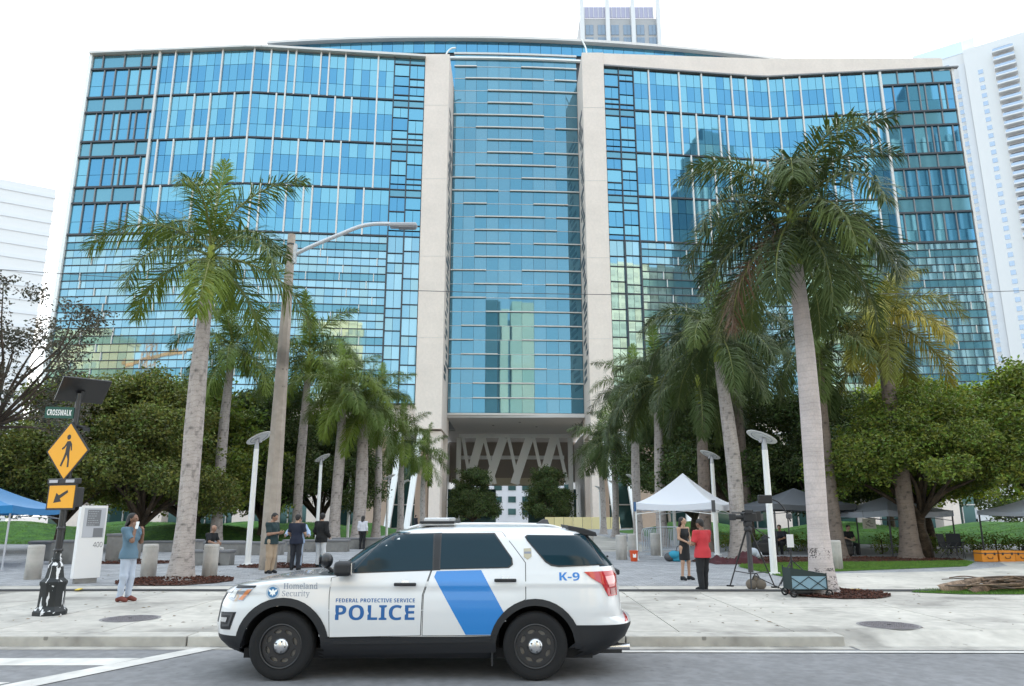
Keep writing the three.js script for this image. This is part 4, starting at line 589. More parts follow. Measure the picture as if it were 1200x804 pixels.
{ // monument sign with the street number
  const t = thing('monument_sign', 'white leaning-looking monument sign with grey directory panel and the number 400', 'sign', [-10.62, 0.14, -19.2], 0.82);
  t.userData.label = 'upright white monument sign with grey directory panel and the number 400';
  mesh('plinth', bx(0.50, 0.14, 0.16, 0.0, 0.07, 0), M.seatStone, t); mesh('slab', rbx(0.62, 1.76, 0.2, 0.012, 0, 1.0, 0), M.signWhite = mat(C(0.70, 0.69, 0.69), 0.5), t);
  mesh('directory_panel', bx(0.50, 0.72, 0.008, 0.02, 1.46, 0.103), M.lensGrey, t); mesh('directory_block', merge([bx(0.31, 0.4, 0.004, 0.0, 1.58, 0.109), bx(0.22, 0.22, 0.004, 0.13, 1.22, 0.109)]), mat(C(0.16, 0.165, 0.18), 0.6), t);
  seed(44); for (let i = 0; i < 7; i++) mesh('directory_line', (() => { const gs = []; let x = -0.135; const end = rr(0.0, 0.13); while (x < end) { const w = rr(0.02, 0.06); gs.push(bx(w, 0.022, 0.003, x + w / 2, 1.735 - i * 0.055, 0.1125)); x += w + 0.012; } return merge(gs); })(), mat(C(0.30, 0.31, 0.33), 0.6), t).userData = { kind: 'stuff' };
  mesh('lettering', textShapes(font.sans, '400', 0.22, 0.13).translate(0.055, 0.86, 0.1025), mat(C(0.12, 0.12, 0.13), 0.6), t);
}
{ // concrete street light pole with a long arm
  const t = thing('street_light', 'tall concrete street light pole with a long grey arm', 'street light', [-7.62, 0.14, -24]);
  mesh('pole', worldUV(toCreasedNormals(lathe([[0.285, 0], [0.27, 2], [0.2, 7], [0.135, 11.1], [0.0, 11.12]], 8), 0.4)), M.poleConcrete, t); mesh('pole_strap', merge([cyl(0.155, 0.155, 0.06, 0, 10.1, 0, 12), cyl(0.15, 0.15, 0.06, 0, 10.7, 0, 12)]), M.darkGrey, t);
  mesh('arm', merge([tube([[0.1, 10.35, 0], [0.6, 10.62, 0], [1.6, 11.08, 0], [2.4, 11.42, 0], [2.9, 11.5, 0], [3.4, 11.5, 0]], 0.075, 24, 8), bx(0.1, 0.7, 0.16, 0.16, 10.4, 0)]), mat(C(0.5, 0.52, 0.55), 0.4, { metalness: 0.4 }), t);
  const lum = mesh('luminaire', rbx(0.95, 0.15, 0.34, 0.06, 3.85, 11.44, 0), mat(C(0.36, 0.37, 0.40), 0.5), t); mesh('light_lens', rbx(0.6, 0.05, 0.26, 0.02, 3.98, 11.35, 0), mat(C(0.22, 0.22, 0.24), 0.2), lum);
}
{ // white posts with tilted reflector discs
  const mk = (label, x, z, h, tilt, turn) => { const t = thing('disc_lamp', label, 'lamp post', [x, 0.14, z], turn, 'white disc lamps along the walk'); mesh('foot', cyl(0.16, 0.17, 0.05, 0, 0, 0, 18), M.whiteMetal, t); mesh('post', cyl(0.085, 0.10, h - 0.35, 0, 0.04, 0, 16), M.whiteMetal, t); mesh('lamp_neck', cyl(0.065, 0.085, 0.35, 0, h - 0.32, 0, 14), M.lensGrey, t);
    const d = lathe([[0.0, 0.06], [0.2, 0.055], [0.37, 0.03], [0.46, 0.0], [0.43, -0.02], [0.2, 0.0], [0.0, 0.0]], 30); const m = mesh('disc', d, M.discWhite = M.discWhite || mat(C(0.66, 0.66, 0.63), 0.45), t); m.position.set(0.06 * Math.sign(tilt), h + 0.08, 0); m.rotation.z = tilt; m.rotation.x = -0.1; mesh('disc_ring', new THREE.TorusGeometry(0.31, 0.012, 6, 30).rotateX(Math.PI / 2).translate(0, -0.015, 0), M.lensGrey, m); mesh('disc_arm', bar([0, -0.18, 0], [0, 0, 0], 0.04), M.lensGrey, m); return t; };
  mk('white disc lamp beside the concrete street light pole', -9.05, -26.3, 4.25, 0.50, 0); mk('white disc lamp between the person in navy and the person in the black jacket', -10.6, -41.4, 4.7, 0.5, 0); mk('white disc lamp against the stone wall, beside the thick palm', -11.0, -51, 4.4, 0.4, 0.2); mk('white disc lamp before the tan stone pier', -8.9, -54, 4.3, 0.42, 0); mk('white disc lamp next to the small palm by the slanted columns', -9.0, -62, 4.3, 0.42, 0); mk('white disc lamp before the dark ground floor glazing', -18.4, -58, 4.3, 0.4, 0);
  mk('white disc lamp beside the television camera', 7.52, -22.1, 3.85, -0.42, 0); mk('white disc lamp behind the slope of the white canopy', 8.85, -33, 4.2, -0.42, 0); mk('white disc lamp behind the peak of the white canopy', 9.1, -42.5, 4.2, -0.42, 0); mk('white disc lamp behind the grey barriers', 8.4, -52, 4.2, -0.42, 0); mk('white disc lamp beside the low palm before the stone pier', 8.3, -61, 4.2, -0.42, 0); mk('far white disc lamp by the plywood boards', 8.4, -72, 4.2, -0.42, 0);
}
{ // concrete bollards
  const g = lathe([[0, 0], [0.2, 0], [0.2, 0.84], [0.185, 0.88], [0, 0.885]], 22), cap = new THREE.TorusGeometry(0.193, 0.008, 6, 24).rotateX(Math.PI / 2).translate(0, 0.80, 0);
  const mk = (x, z, label, s = 1) => { const t = thing('bollard', label, 'bollard', [x, 0.14, z], x, 'concrete bollards round the plaza'); mesh('shaft', worldUV(g), M.bollard, t); mesh('groove', cap, M.seatStone, t); t.scale.setScalar(s); };
  mk(-12.64, -20.35, 'pale concrete bollard beside the crossing sign post'); mk(-9.86, -20.9, 'pale concrete bollard between the person on the phone and the palm'); mk(-8.2, -20.9, 'pale concrete bollard on the street side of the pale palm, beside its mulch ring');
  mk(4.2, -29.4, 'grey bollard next to the orange bucket', 1.05); mk(6.1, -32.5, 'grey bollard under the white canopy', 1.05); mk(3.1, -31, 'grey bollard behind the rear window of the police car', 1.05); mk(4.95, -31.2, 'grey bollard at the foot of the white canopy leg', 1.05); mk(10.2, -24.2, 'pale bollard in the grass beside the path');
}
{ // grey stone seat blocks
  const mk = (x, z, w, h, d, label, turn = 0) => { const t = thing('seat_block', label, 'bench', [x, 0.14, z], turn, 'grey stone seat blocks'); mesh('block', worldUV(rbx(w, h - 0.08, d, 0.02, 0, (h - 0.08) / 2, 0)), M.seatStone, t); mesh('seat_top', worldUV(rbx(w + 0.06, 0.08, d + 0.06, 0.015, 0, h - 0.04, 0)), M.seatDark = M.seatDark || mat(C(0.17, 0.17, 0.18), 0.8), t); };
  const spots = [[-15.6, -27, 1.0, 0.8, 0.6, 'dark seat block behind the crossing sign post'], [-14.2, -28, 1.0, 1.0, 0.6, 'tall dark seat block behind the monument sign'], [-12.4, -29, 0.5, 0.6, 0.5, 'small seat block next to the monument sign'], [-11.6, -27.8, 0.55, 0.8, 0.5, 'narrow seat block behind the person on the phone'], [-10.3, -26.2, 1.5, 0.5, 0.5, 'low bench block where the seated person rests'], [-9.1, -28.6, 0.45, 0.95, 0.45, 'upright seat block behind the pale palm trunk'], [-7.8, -27.6, 0.45, 0.7, 0.45, 'small upright block beside the disc lamp'], [-11.6, -33, 3.4, 0.55, 0.6, 'long low bench behind the person in khaki trousers'], [-15, -36, 4.6, 0.5, 0.6, 'long bench at the foot of the grass waves'], [-19.5, -33, 2.2, 0.6, 0.6, 'bench block under the oaks beside the blue canopy'], [-17.6, -28.8, 0.9, 0.7, 0.5, 'seat block under the blue canopy'], [-9.2, -36, 3.0, 0.55, 0.6, 'bench behind the person in the navy shirt'], [-7.9, -39, 2.4, 0.55, 0.6, 'bench beside the person in a white shirt']];
  for (const s of spots) mk(...s);
}
// ---------------------------------------------------------------- canopy tents
function canopyTent(name, label, x, z, turn, half, eave, peak, cloth, legM, legs = [0, 1, 2, 3], val = 0.24) {
  const t = thing(name, label, 'tent', [x, 0.14, z], turn), c = [[-half, -half], [half, -half], [half, half], [-half, half]], N = 10;
  const pos = [], idx = []; for (let s = 0; s < 4; s++) { const [ax, az] = c[s], [bx2, bz] = c[(s + 1) % 4], b0 = pos.length / 3; for (let j = 0; j <= N; j++) for (let i = 0; i <= N; i++) { const q = j / N, e = i / N, X = lerp(lerp(ax, bx2, e), 0, q), Z = lerp(lerp(az, bz, e), 0, q), sag = -0.09 * Math.sin(Math.PI * e) * (1 - q); pos.push(X, eave + (peak - eave) * Math.pow(q, 1.35) + sag, Z); } for (let j = 0; j < N; j++) for (let i = 0; i < N; i++) { const a = b0 + j * (N + 1) + i; idx.push(a, a + 1, a + N + 1, a + 1, a + N + 2, a + N + 1); } }
  const g = new THREE.BufferGeometry(); g.setAttribute('position', new THREE.Float32BufferAttribute(pos, 3)); g.setIndex(idx); g.computeVertexNormals(); mesh('canopy', g, cloth, t);
  for (let s = 0; s < 4; s++) { const [ax, az] = c[s], [bx2, bz] = c[(s + 1) % 4], p = [], id = []; for (let i = 0; i <= N; i++) { const e = i / N, sag = -0.09 * Math.sin(Math.PI * e), k = 1.004; p.push(lerp(ax, bx2, e) * k, eave + sag + 0.01, lerp(az, bz, e) * k, lerp(ax, bx2, e) * (k + 0.004), eave + sag * 0.7 - val, lerp(az, bz, e) * (k + 0.004)); if (i < N) { const a = i * 2; id.push(a, a + 1, a + 2, a + 1, a + 3, a + 2); } } const v = new THREE.BufferGeometry(); v.setAttribute('position', new THREE.Float32BufferAttribute(p, 3)); v.setIndex(id); v.computeVertexNormals(); mesh('valance', v, cloth, t); }
  for (const k of legs) { mesh('leg', merge([bx(0.045, eave - 0.02, 0.045, c[k][0] * 0.98, (eave - 0.02) / 2, c[k][1] * 0.98), bx(0.12, 0.01, 0.12, c[k][0] * 0.98, 0.005, c[k][1] * 0.98)]), legM, t); }
  mesh('truss', merge([0, 1, 2, 3].map(s => [beam([c[s][0] * 0.97, eave - 0.1, c[s][1] * 0.97], [c[(s + 1) % 4][0] * 0.97, eave - 0.42, c[(s + 1) % 4][1] * 0.97], 0.025, 0.025), beam([c[s][0] * 0.97, eave - 0.42, c[s][1] * 0.97], [c[(s + 1) % 4][0] * 0.97, eave - 0.1, c[(s + 1) % 4][1] * 0.97], 0.025, 0.025)])), legM, t);
  return t;
}
M.tentWhite = phys(C(0.74, 0.75, 0.80), 0.8, { transmission: 0.25, thickness: 0 }); M.tentGrey = mat(C(0.15, 0.16, 0.18), 0.85); M.tentPale = phys(C(0.44, 0.47, 0.53), 0.85, { transmission: 0.15, thickness: 0 }); M.tentBlue = phys(C(0.01, 0.21, 0.50), 0.75, { transmission: 0.25, thickness: 0 });
{ const t = canopyTent('canopy_tent', 'white peaked canopy tent on thin legs behind the two standing people', 6.75, -29.6, -0.50, 1.5, 2.12, 3.28, M.tentWhite, M.whiteMetal); mesh('corner_strap', bx(0.12, 0.42, 0.06, 1.5, 1.98, 1.5, Math.PI / 4), M.darkGrey, t); mesh('corner_strap', bx(0.10, 0.36, 0.06, -1.5, 1.98, 1.5, -Math.PI / 4), mat(C(0.05, 0.12, 0.25), 0.7), t); }
canopyTent('canopy_tent', 'dark grey canopy tent with a pale placard behind the yellowing palm', 16.6, -33.4, 0.32, 1.75, 1.86, 2.5, M.tentPale, M.darkGrey);
canopyTent('canopy_tent', 'pale grey canopy tent with dark valance over the orange cases', 20.4, -28.6, 0.2, 1.7, 1.84, 2.55, M.tentPale, M.darkGrey, [0, 1, 2, 3], 0.16);
canopyTent('canopy_tent', 'dark grey canopy tent between the scuffed white palm and the oak trunk', 13.1, -35, 0.1, 1.9, 2.15, 2.9, M.tentGrey, M.darkGrey);
canopyTent('canopy_tent', 'bright blue canopy tent beyond the crossing sign', -18.6, -25.4, 0.25, 2.45, 1.95, 3.05, M.tentBlue, M.lensGrey);
{ const t = thing('placard', 'pale square placard hanging under the grey canopy tent', 'sign', [15.0, 0.14, -31.9], 0.2); mesh('board', bx(0.62, 0.42, 0.02, 0, 1.32, 0), mat(C(0.42, 0.42, 0.38), 0.8), t); mesh('hanger', merge([bar([-0.25, 1.5, 0], [-0.25, 1.85, 0], 0.006), bar([0.25, 1.5, 0], [0.25, 1.85, 0], 0.006)]), M.black, t); seed(7); mesh('drawing', merge(Array.from({ length: 9 }, (_, i) => bx(rr(0.06, 0.2), 0.03, 0.004, rr(-0.2, 0.2), 1.18 + i * 0.033, 0.013))), mat(C(0.15, 0.15, 0.14), 0.8), t).userData = { kind: 'stuff' }; }
// ---------------------------------------------------------------- television gear
{ const t = thing('television_camera', 'black television camera on a tall tripod beside the disc lamp', 'camera', [5.55, 0.14, -17.9], 0.3);
  mesh('column', cyl(0.05, 0.06, 1.0, 0, 0.35, 0, 12), M.darkGrey, t); for (let k = 0; k < 3; k++) { const a = [2.2, 4.3, 0.1][k]; const l = mesh('leg', merge([bar([Math.cos(a) * 0.06, 1.28, Math.sin(a) * 0.06], [Math.cos(a) * 0.34, 0.6, Math.sin(a) * 0.34], 0.022), bar([Math.cos(a) * 0.32, 0.65, Math.sin(a) * 0.32], [Math.cos(a) * 0.58, 0.02, Math.sin(a) * 0.58], 0.016)]), M.black, t); mesh('foot', bx(0.16, 0.03, 0.07, Math.cos(a) * 0.58, 0.015, Math.sin(a) * 0.58, -a), M.rubber, l); }
  mesh('spreader', merge([0, 1, 2].map(k => { const a = [2.2, 4.3, 0.1][k]; return bar([0, 0.32, 0], [Math.cos(a) * 0.42, 0.36, Math.sin(a) * 0.42], 0.012); })), M.darkGrey, t);
  mesh('fluid_head', merge([lathe([[0.0, 0], [0.08, 0], [0.1, 0.06], [0.07, 0.14], [0, 0.14]], 16).translate(0, 1.26, 0), rbx(0.16, 0.12, 0.14, 0.02, 0, 1.44, 0)]), M.black, t); mesh('pan_handle', bar([0.05, 1.42, 0], [0.5, 1.12, 0.1], 0.013), M.black, t);
  const cb = mesh('camera_body', merge([rbx(0.36, 0.2, 0.14, 0.02, 0.04, 1.6, 0), rbx(0.14, 0.24, 0.13, 0.02, 0.28, 1.62, 0), beam([-0.12, 1.73, 0], [0.16, 1.75, 0], 0.03, 0.03)]), M.blackGloss, t); const ln = new THREE.CylinderGeometry(0.055, 0.05, 0.26, 18); ln.rotateZ(Math.PI / 2); ln.translate(-0.25, 1.6, 0); mesh('lens', ln, M.black, cb); mesh('lens_hood', rbx(0.1, 0.15, 0.17, 0.02, -0.4, 1.6, 0), M.black, cb); mesh('viewfinder', rbx(0.16, 0.09, 0.08, 0.015, -0.02, 1.72, 0.1), M.black, cb); mesh('microphone', bar([-0.35, 1.70, -0.09], [0.02, 1.70, -0.09], 0.018), M.darkGrey, cb); mesh('battery', rbx(0.07, 0.16, 0.1, 0.01, 0.38, 1.6, 0), M.darkGrey, cb);
}
{ const t = thing('sandbag', 'brown cloth sandbag at the foot of the television tripod', 'bag', [5.6, 0.14, -17.75]); mesh('sack', merge([ball(0.15, -0.1, 0.1, 0, 0.9, 0.8, 0.7), ball(0.14, 0.1, 0.1, 0.03, 0.9, 0.85, 0.7), ball(0.09, 0, 0.22, 0, 0.9, 0.9, 0.7)]), mat(C(0.15, 0.125, 0.10), 0.95), t); mesh('strap', tube([[-0.1, 0.2, 0.05], [0, 0.34, 0.05], [0.1, 0.2, 0.05]], 0.012, 12), M.black, t); }
{ const t = thing('light_stand', 'thin black light stand with drooping monitor arm next to the camera', 'stand', [6.62, 0.14, -18.2]); mesh('column', merge([bar([0, 0.3, 0], [0, 1.72, 0], 0.016), bar([0, 0.2, 0], [0, 0.9, 0], 0.022)]), M.black, t); for (let k = 0; k < 3; k++) { const a = k * 2.094 + 0.4; mesh('leg', bar([0, 0.62, 0], [Math.cos(a) * 0.62, 0.01, Math.sin(a) * 0.62], 0.013), M.black, t); } mesh('spreader', merge([0, 1, 2].map(k => { const a = k * 2.094 + 0.4; return bar([0, 0.22, 0], [Math.cos(a) * 0.4, 0.23, Math.sin(a) * 0.4], 0.008); })), M.black, t); mesh('arm', tube([[-0.5, 2.05, 0], [-0.2, 1.95, 0], [0, 1.66, 0], [0.06, 1.5, 0]], 0.018, 14), M.black, t); mesh('lamp_head', rbx(0.34, 0.2, 0.1, 0.03, -0.52, 2.02, 0, 0), M.black, t); mesh('clamp', rbx(0.12, 0.12, 0.1, 0.02, 0.03, 1.62, 0), M.darkGrey, t); mesh('notice', bx(0.16, 0.3, 0.01, 0, 1.05, 0.03), M.signWhite, t); }
{ // folding wagon
  const t = thing('folding_wagon', 'blue folding wagon with black rim on the pavement', 'wagon', [6.1, 0.14, -16.1], 0.02); t.scale.setScalar(0.78); const cl = mat(C(0.20, 0.31, 0.38), 0.9), dk = mat(C(0.022, 0.035, 0.035), 0.9);
  const L = 0.47, D = 0.26, y0 = 0.2, ya = 0.74, yb = 0.60; // sides: trapezoids falling to one end
  for (const s of [-1, 1]) { const g = prism([[-L, y0], [L, y0], [L, yb - 0.06], [-L, ya - 0.19]], 0.012); g.translate(0, 0, s * D - 0.006); mesh('side_panel', g, cl, t); const r = prism([[-L, ya - 0.20], [L, yb - 0.07], [L, yb], [-L, ya]], 0.014); r.translate(0, 0, s * D - 0.007 + s * 0.002); mesh('side_rim', r, dk, t); mesh('frame', merge([bar([-L, 0.1, s * (D + 0.02)], [-L, ya + 0.05, s * (D + 0.02)], 0.014), bar([L, 0.1, s * (D + 0.02)], [L, yb + 0.02, s * (D + 0.02)], 0.014), bar([-L, y0, s * (D + 0.02)], [0, yb - 0.08, s * (D + 0.02)], 0.010), bar([-L, ya - 0.24, s * (D + 0.02)], [0, y0, s * (D + 0.02)], 0.010), bar([0, y0, s * (D + 0.02)], [L, yb - 0.08, s * (D + 0.02)], 0.010), bar([0, yb - 0.08, s * (D + 0.02)], [L, y0, s * (D + 0.02)], 0.010), bar([-L, y0, s * (D + 0.02)], [L, y0, s * (D + 0.02)], 0.012)]), dk, t); }
  mesh('end_panel', bx(0.012, ya - y0, 2 * D, -L, (ya + y0) / 2, 0), dk, t); mesh('end_panel', bx(0.012, yb - y0, 2 * D, L, (yb + y0) / 2, 0), dk, t); mesh('floor', bx(2 * L, 0.02, 2 * D, 0, y0, 0), dk, t); mesh('load', merge([rbx(0.5, 0.12, 0.4, 0.05, -0.12, 0.14, 0)]), M.black, t);
  for (const [x, s] of [[-L, -1], [-L, 1], [L, -1], [L, 1]]) { const w = new THREE.TorusGeometry(0.085, 0.02, 8, 22); w.translate(x + 0.03, 0.105, s * (D + 0.05)); const o = mesh('wheel', w, M.rubber, t); mesh('hub', cyl(0.03, 0.03, 0.04).rotateX(Math.PI / 2).translate(x + 0.03, 0.105, s * (D + 0.05) - 0.02), M.darkGrey, o); mesh('spoke', merge([0, 1, 2, 3, 4].map(k => bar([x + 0.03, 0.105, s * (D + 0.05)], [x + 0.03 + Math.cos(k * 1.257) * 0.08, 0.105 + Math.sin(k * 1.257) * 0.08, s * (D + 0.05)], 0.007))), M.darkGrey, o); }
  mesh('pull_handle', merge([bar([-L - 0.02, 0.12, 0], [-L - 0.85, 0.52, 0.0], 0.013), bar([-L - 0.85, 0.52, -0.1], [-L - 0.85, 0.52, 0.1], 0.015), ball(0.025, -L, ya + 0.06, D + 0.02)]), M.black, t);
}
{ const t = thing('bucket', 'orange plastic bucket weighing down the white canopy leg', 'bucket', [4.5, 0.14, -28.3]); mesh('pail', lathe([[0, 0.0], [0.125, 0], [0.15, 0.36], [0.165, 0.36], [0.165, 0.385], [0.14, 0.385], [0.118, 0.03], [0, 0.03]], 24), mat(C(0.66, 0.085, 0.022), 0.5), t); mesh('bail', new THREE.TorusGeometry(0.15, 0.005, 6, 20, Math.PI).rotateX(-0.9).translate(0, 0.35, 0), M.lensGrey, t); mesh('label_patch', bx(0.12, 0.13, 0.004, 0, 0.21, 0.142, 0, -0.07), M.whiteMetal, t); }
{ const t = thing('tote_bag', 'turquoise tote bag on the ground under the white canopy', 'bag', [6.15, 0.14, -28.2]); mesh('bag', merge([rbx(0.55, 0.36, 0.3, 0.08, 0, 0.18, 0), ball(0.22, -0.2, 0.24, 0.05, 1, 0.7, 0.8)]), mat(C(0.02, 0.24, 0.36), 0.7), t); mesh('handle', tube([[-0.15, 0.34, 0.1], [-0.05, 0.56, 0.1], [0.12, 0.34, 0.1]], 0.015, 14), M.darkGrey, t); mesh('net', merge([ball(0.2, -0.36, 0.16, 0, 1, 0.8, 0.8)]), M.darkGrey, t); }
{ const t = thing('equipment_heap', 'dark red cloth heap beside the palm with the yellow crownshaft', 'bag', [8.0, 0.14, -27.0]); seed(6); { const g = new THREE.PlaneGeometry(2.0, 1.1, 28, 16); g.rotateX(-Math.PI / 2); const p = g.attributes.position; for (let i = 0; i < p.count; i++) { const x = p.getX(i), z = p.getZ(i), e = Math.max(0, 1 - Math.pow(x / 1.0, 2)) * Math.max(0, 1 - Math.pow(z / 0.55, 2)); p.setY(i, 0.012 + Math.sqrt(e) * (0.22 + 0.16 * Math.sin(x * 4.3 + z * 3) + 0.09 * Math.sin(x * 9 - z * 7) + 0.05 * Math.sin(x * 19 + z * 13))); } g.computeVertexNormals(); var heapG = g; } mesh('cloth', heapG, mat(C(0.055, 0.012, 0.016), 0.95), t); mesh('white_sack', merge([ball(0.18, 0.45, 0.38, 0.1, 1.2, 0.9, 1), ball(0.14, 0.62, 0.3, 0.16, 1, 1, 1)]), M.tentPale, t); }
{ // crowd barriers stacked by the canopy
  const mk = (x, z, turn, label) => { const t = thing('crowd_barrier', label, 'barrier', [x, 0.14, z], turn, 'grey barriers behind the canopy'); const g = M.barrierSteel = M.barrierSteel || mat(C(0.45, 0.48, 0.53), 0.45, { metalness: 0.4 }); mesh('rail', merge([tube([[-1.0, 0.15, 0], [-1.0, 1.0, 0], [-0.95, 1.08, 0], [0.95, 1.08, 0], [1.0, 1.0, 0], [1.0, 0.15, 0]], 0.02, 40), bar([-1.0, 0.18, 0], [1.0, 0.18, 0], 0.018)]), g, t); for (let i = 1; i < 12; i++) mesh('upright', bar([-1 + i / 6, 0.18, 0], [-1 + i / 6, 1.08, 0], 0.009), g, t); for (const s of [-0.8, 0.8]) mesh('foot', bx(0.05, 0.03, 0.6, s, 0.015, 0), g, t); };
  for (let i = 0; i < 5; i++) mk(6.6 + i * 0.14, -33.2 - i * 0.34, 0.25 + i * 0.03, 'grey steel crowd barrier leaning in the stack behind the white canopy');
}
{ const g = rbx(0.62, 0.42, 0.45, 0.03, 0, 0.21, 0), o = mat(C(0.62, 0.22, 0.015), 0.6); const mk = (x, z, y, label, s) => { const t = thing('equipment_case', label, 'case', [x, 0.14 + y, z], 0.1); mesh('shell', g, o, t); mesh('lid_band', bx(0.635, 0.03, 0.465, 0, 0.32, 0), M.darkGrey, t); for (const k of [-0.18, 0.18]) mesh('latch', bx(0.06, 0.09, 0.02, k, 0.3, 0.235), M.black, t); mesh('case_handle', tube([[-0.1, 0.2, 0.235], [-0.08, 0.14, 0.25], [0.08, 0.14, 0.25], [0.1, 0.2, 0.235]], 0.012, 12), M.black, t); t.scale.set(s, s * 0.95, s); }; mk(17.35, -28.1, 0, 'orange equipment case standing at the end of the row', 1.0); mk(18.05, -28.2, 0, 'orange equipment case between two other cases', 1.0); mk(18.75, -28.4, 0, 'orange equipment case beside the dark gear bags', 0.95); }
{ const mk = (x, z, label, s) => { const t = thing('gear_bag', label, 'bag', [x, 0.14, z]); seed(s * 10 | 0); mesh('bag', merge([rbx(0.8, 0.5, 0.5, 0.14, 0, 0.25, 0), ball(0.26, 0.2, 0.5, 0, 1.1, 0.8, 1)]), M.black, t); mesh('strap', tube([[-0.3, 0.45, 0.2], [0, 0.7, 0.22], [0.3, 0.45, 0.2]], 0.02, 12), M.darkGrey, t); t.scale.setScalar(s); }; mk(19.5, -28.5, 'black gear bag next to the orange cases', 1.1); mk(20.4, -28.7, 'large black gear bag by the forked tree', 1.3); mk(10.9, -33, 'black gear bag under the dark tent', 1.2); mk(13.6, -31.6, 'black gear bag beside the oak trunk', 1.0); }
{ const cf = mat(C(0.02, 0.022, 0.026), 0.9); const mk = (x, z, turn, label) => { const t = thing('camp_chair', label, 'chair', [x, 0.14, z], turn, 'dark folding chairs under the trees'); mesh('seat', bx(0.5, 0.03, 0.48, 0, 0.42, 0), cf, t); mesh('backrest', bx(0.5, 0.5, 0.03, 0, 0.7, -0.26, 0, -0.15), cf, t); for (const s of [-1, 1]) { mesh('leg', bar([s * 0.27, 0.01, 0.26], [s * 0.27, 0.6, -0.2], 0.012), M.darkGrey, t); mesh('leg', bar([s * 0.27, 0.01, -0.26], [s * 0.27, 0.62, 0.22], 0.012), M.darkGrey, t); mesh('armrest', bx(0.07, 0.03, 0.46, s * 0.28, 0.62, 0), cf, t); } }; mk(16.9, -29.6, 0.6, 'dark folding chair leaning by the yellowing palm trunk'); mk(17.5, -30.2, -0.4, 'dark folding chair under the open side of the grey tent'); mk(13.9, -32.4, 0.9, 'dark folding chair beside the pale placard'); mk(11.8, -33.6, -0.6, 'dark folding chair behind the scuffed white palm'); mk(14.6, -33.2, 0.2, 'dark folding chair under the grey canopy tent'); }
{ // heap of fallen palm boots and fronds on the grass
  const t = thing('palm_debris', 'heap of fallen brown palm boots and dry stalks on the verge', 'plant debris', [10.6, 0.16, -17.15]); seed(64); const br = [mat(C(0.24, 0.17, 0.135), 0.95, { map: barkTex }), mat(C(0.36, 0.28, 0.23), 0.95, { map: barkTex }), mat(C(0.10, 0.075, 0.06), 0.95)];
  const boot = (l, w, bend) => { const g = new THREE.PlaneGeometry(l, w, 10, 6), p = g.attributes.position; for (let i = 0; i < p.count; i++) { const x = p.getX(i) / l, y = p.getY(i) / w; p.setY(i, p.getY(i) * (1 - Math.pow(Math.abs(x + 0.15), 2) * 1.6)); p.setZ(i, -y * y * w * bend + x * x * 0.1 + rr(-0.008, 0.008)); } g.rotateX(-Math.PI / 2); g.computeVertexNormals(); return g; };
  const put = (g, m, x, y, z, a, b, c) => { const o = mesh('palm_boot', worldUV(g), m, t); o.position.set(x, y, z); o.rotation.set(a, b, c); };
  put(boot(1.0, 0.28, 1.0), br[1], -0.7, 0.17, 0.1, 0.7, 0.1, 0.2); put(boot(0.7, 0.24, 1.2), br[0], -0.35, 0.12, 0.3, 0.6, 0.4, 0.1); for (let i = 0; i < 5; i++) put(boot(rr(0.45, 0.8), rr(0.14, 0.24), rr(0.8, 1.4)), br[(R() * 3) | 0], 0.1 + i * 0.75, rr(0.10, 0.18), rr(-0.3, 0.3), rr(0.2, 1.2), rr(-0.6, 0.6), rr(-0.1, 0.2));
  for (let i = 0; i < 110; i++) { const x = rr(-0.6, 3.8), z = rr(-0.35, 0.4), l = rr(0.5, 1.5), a = rr(-0.4, 0.4), y = rr(0.04, 0.26); mesh('dry_stalk', tube([[x - l / 2, y, z - a * l / 2], [x, y + rr(-0.03, 0.1), z], [x + l / 2, y + rr(-0.05, 0.1), z + a * l / 2]], rr(0.008, 0.024), 8, 5), br[(R() * 3) | 0], t); }
  for (let i = 0; i < 12; i++) { const x = 0.9 + i * 0.13, h = rr(0.35, 0.55); mesh('dry_frond', tube([[x - 0.2, 0.2, 0.1], [x, h, 0.05], [x + 0.14, h + 0.05, 0], [x + 0.3, h - 0.1, 0.05]], 0.012, 10, 5), br[2], t); }
}
{ // overhead wires with their poles outside the view
  const t = thing('overhead_wire', 'thin overhead wire strung across the street in front of the courthouse', 'wire', [0, 0, -22]); const pts = n => Array.from({ length: 21 }, (_, i) => { const u = i / 20, x = lerp(-32, 34, u); return [x, n - 3.0 * (1 - Math.pow(2 * u - 1, 2)) * 0.6 + u * -1.2, 0]; });
  mesh('wire', tube(pts(10.9), 0.011, 60, 5), M.darkGrey, t); mesh('pole', bar([-32, 0, 0], [-32, 12, 0], 0.16, 0.12), M.poleConcrete, t); mesh('pole', bar([34, 0, 0], [34, 11, 0], 0.16, 0.12), M.poleConcrete, t);
}

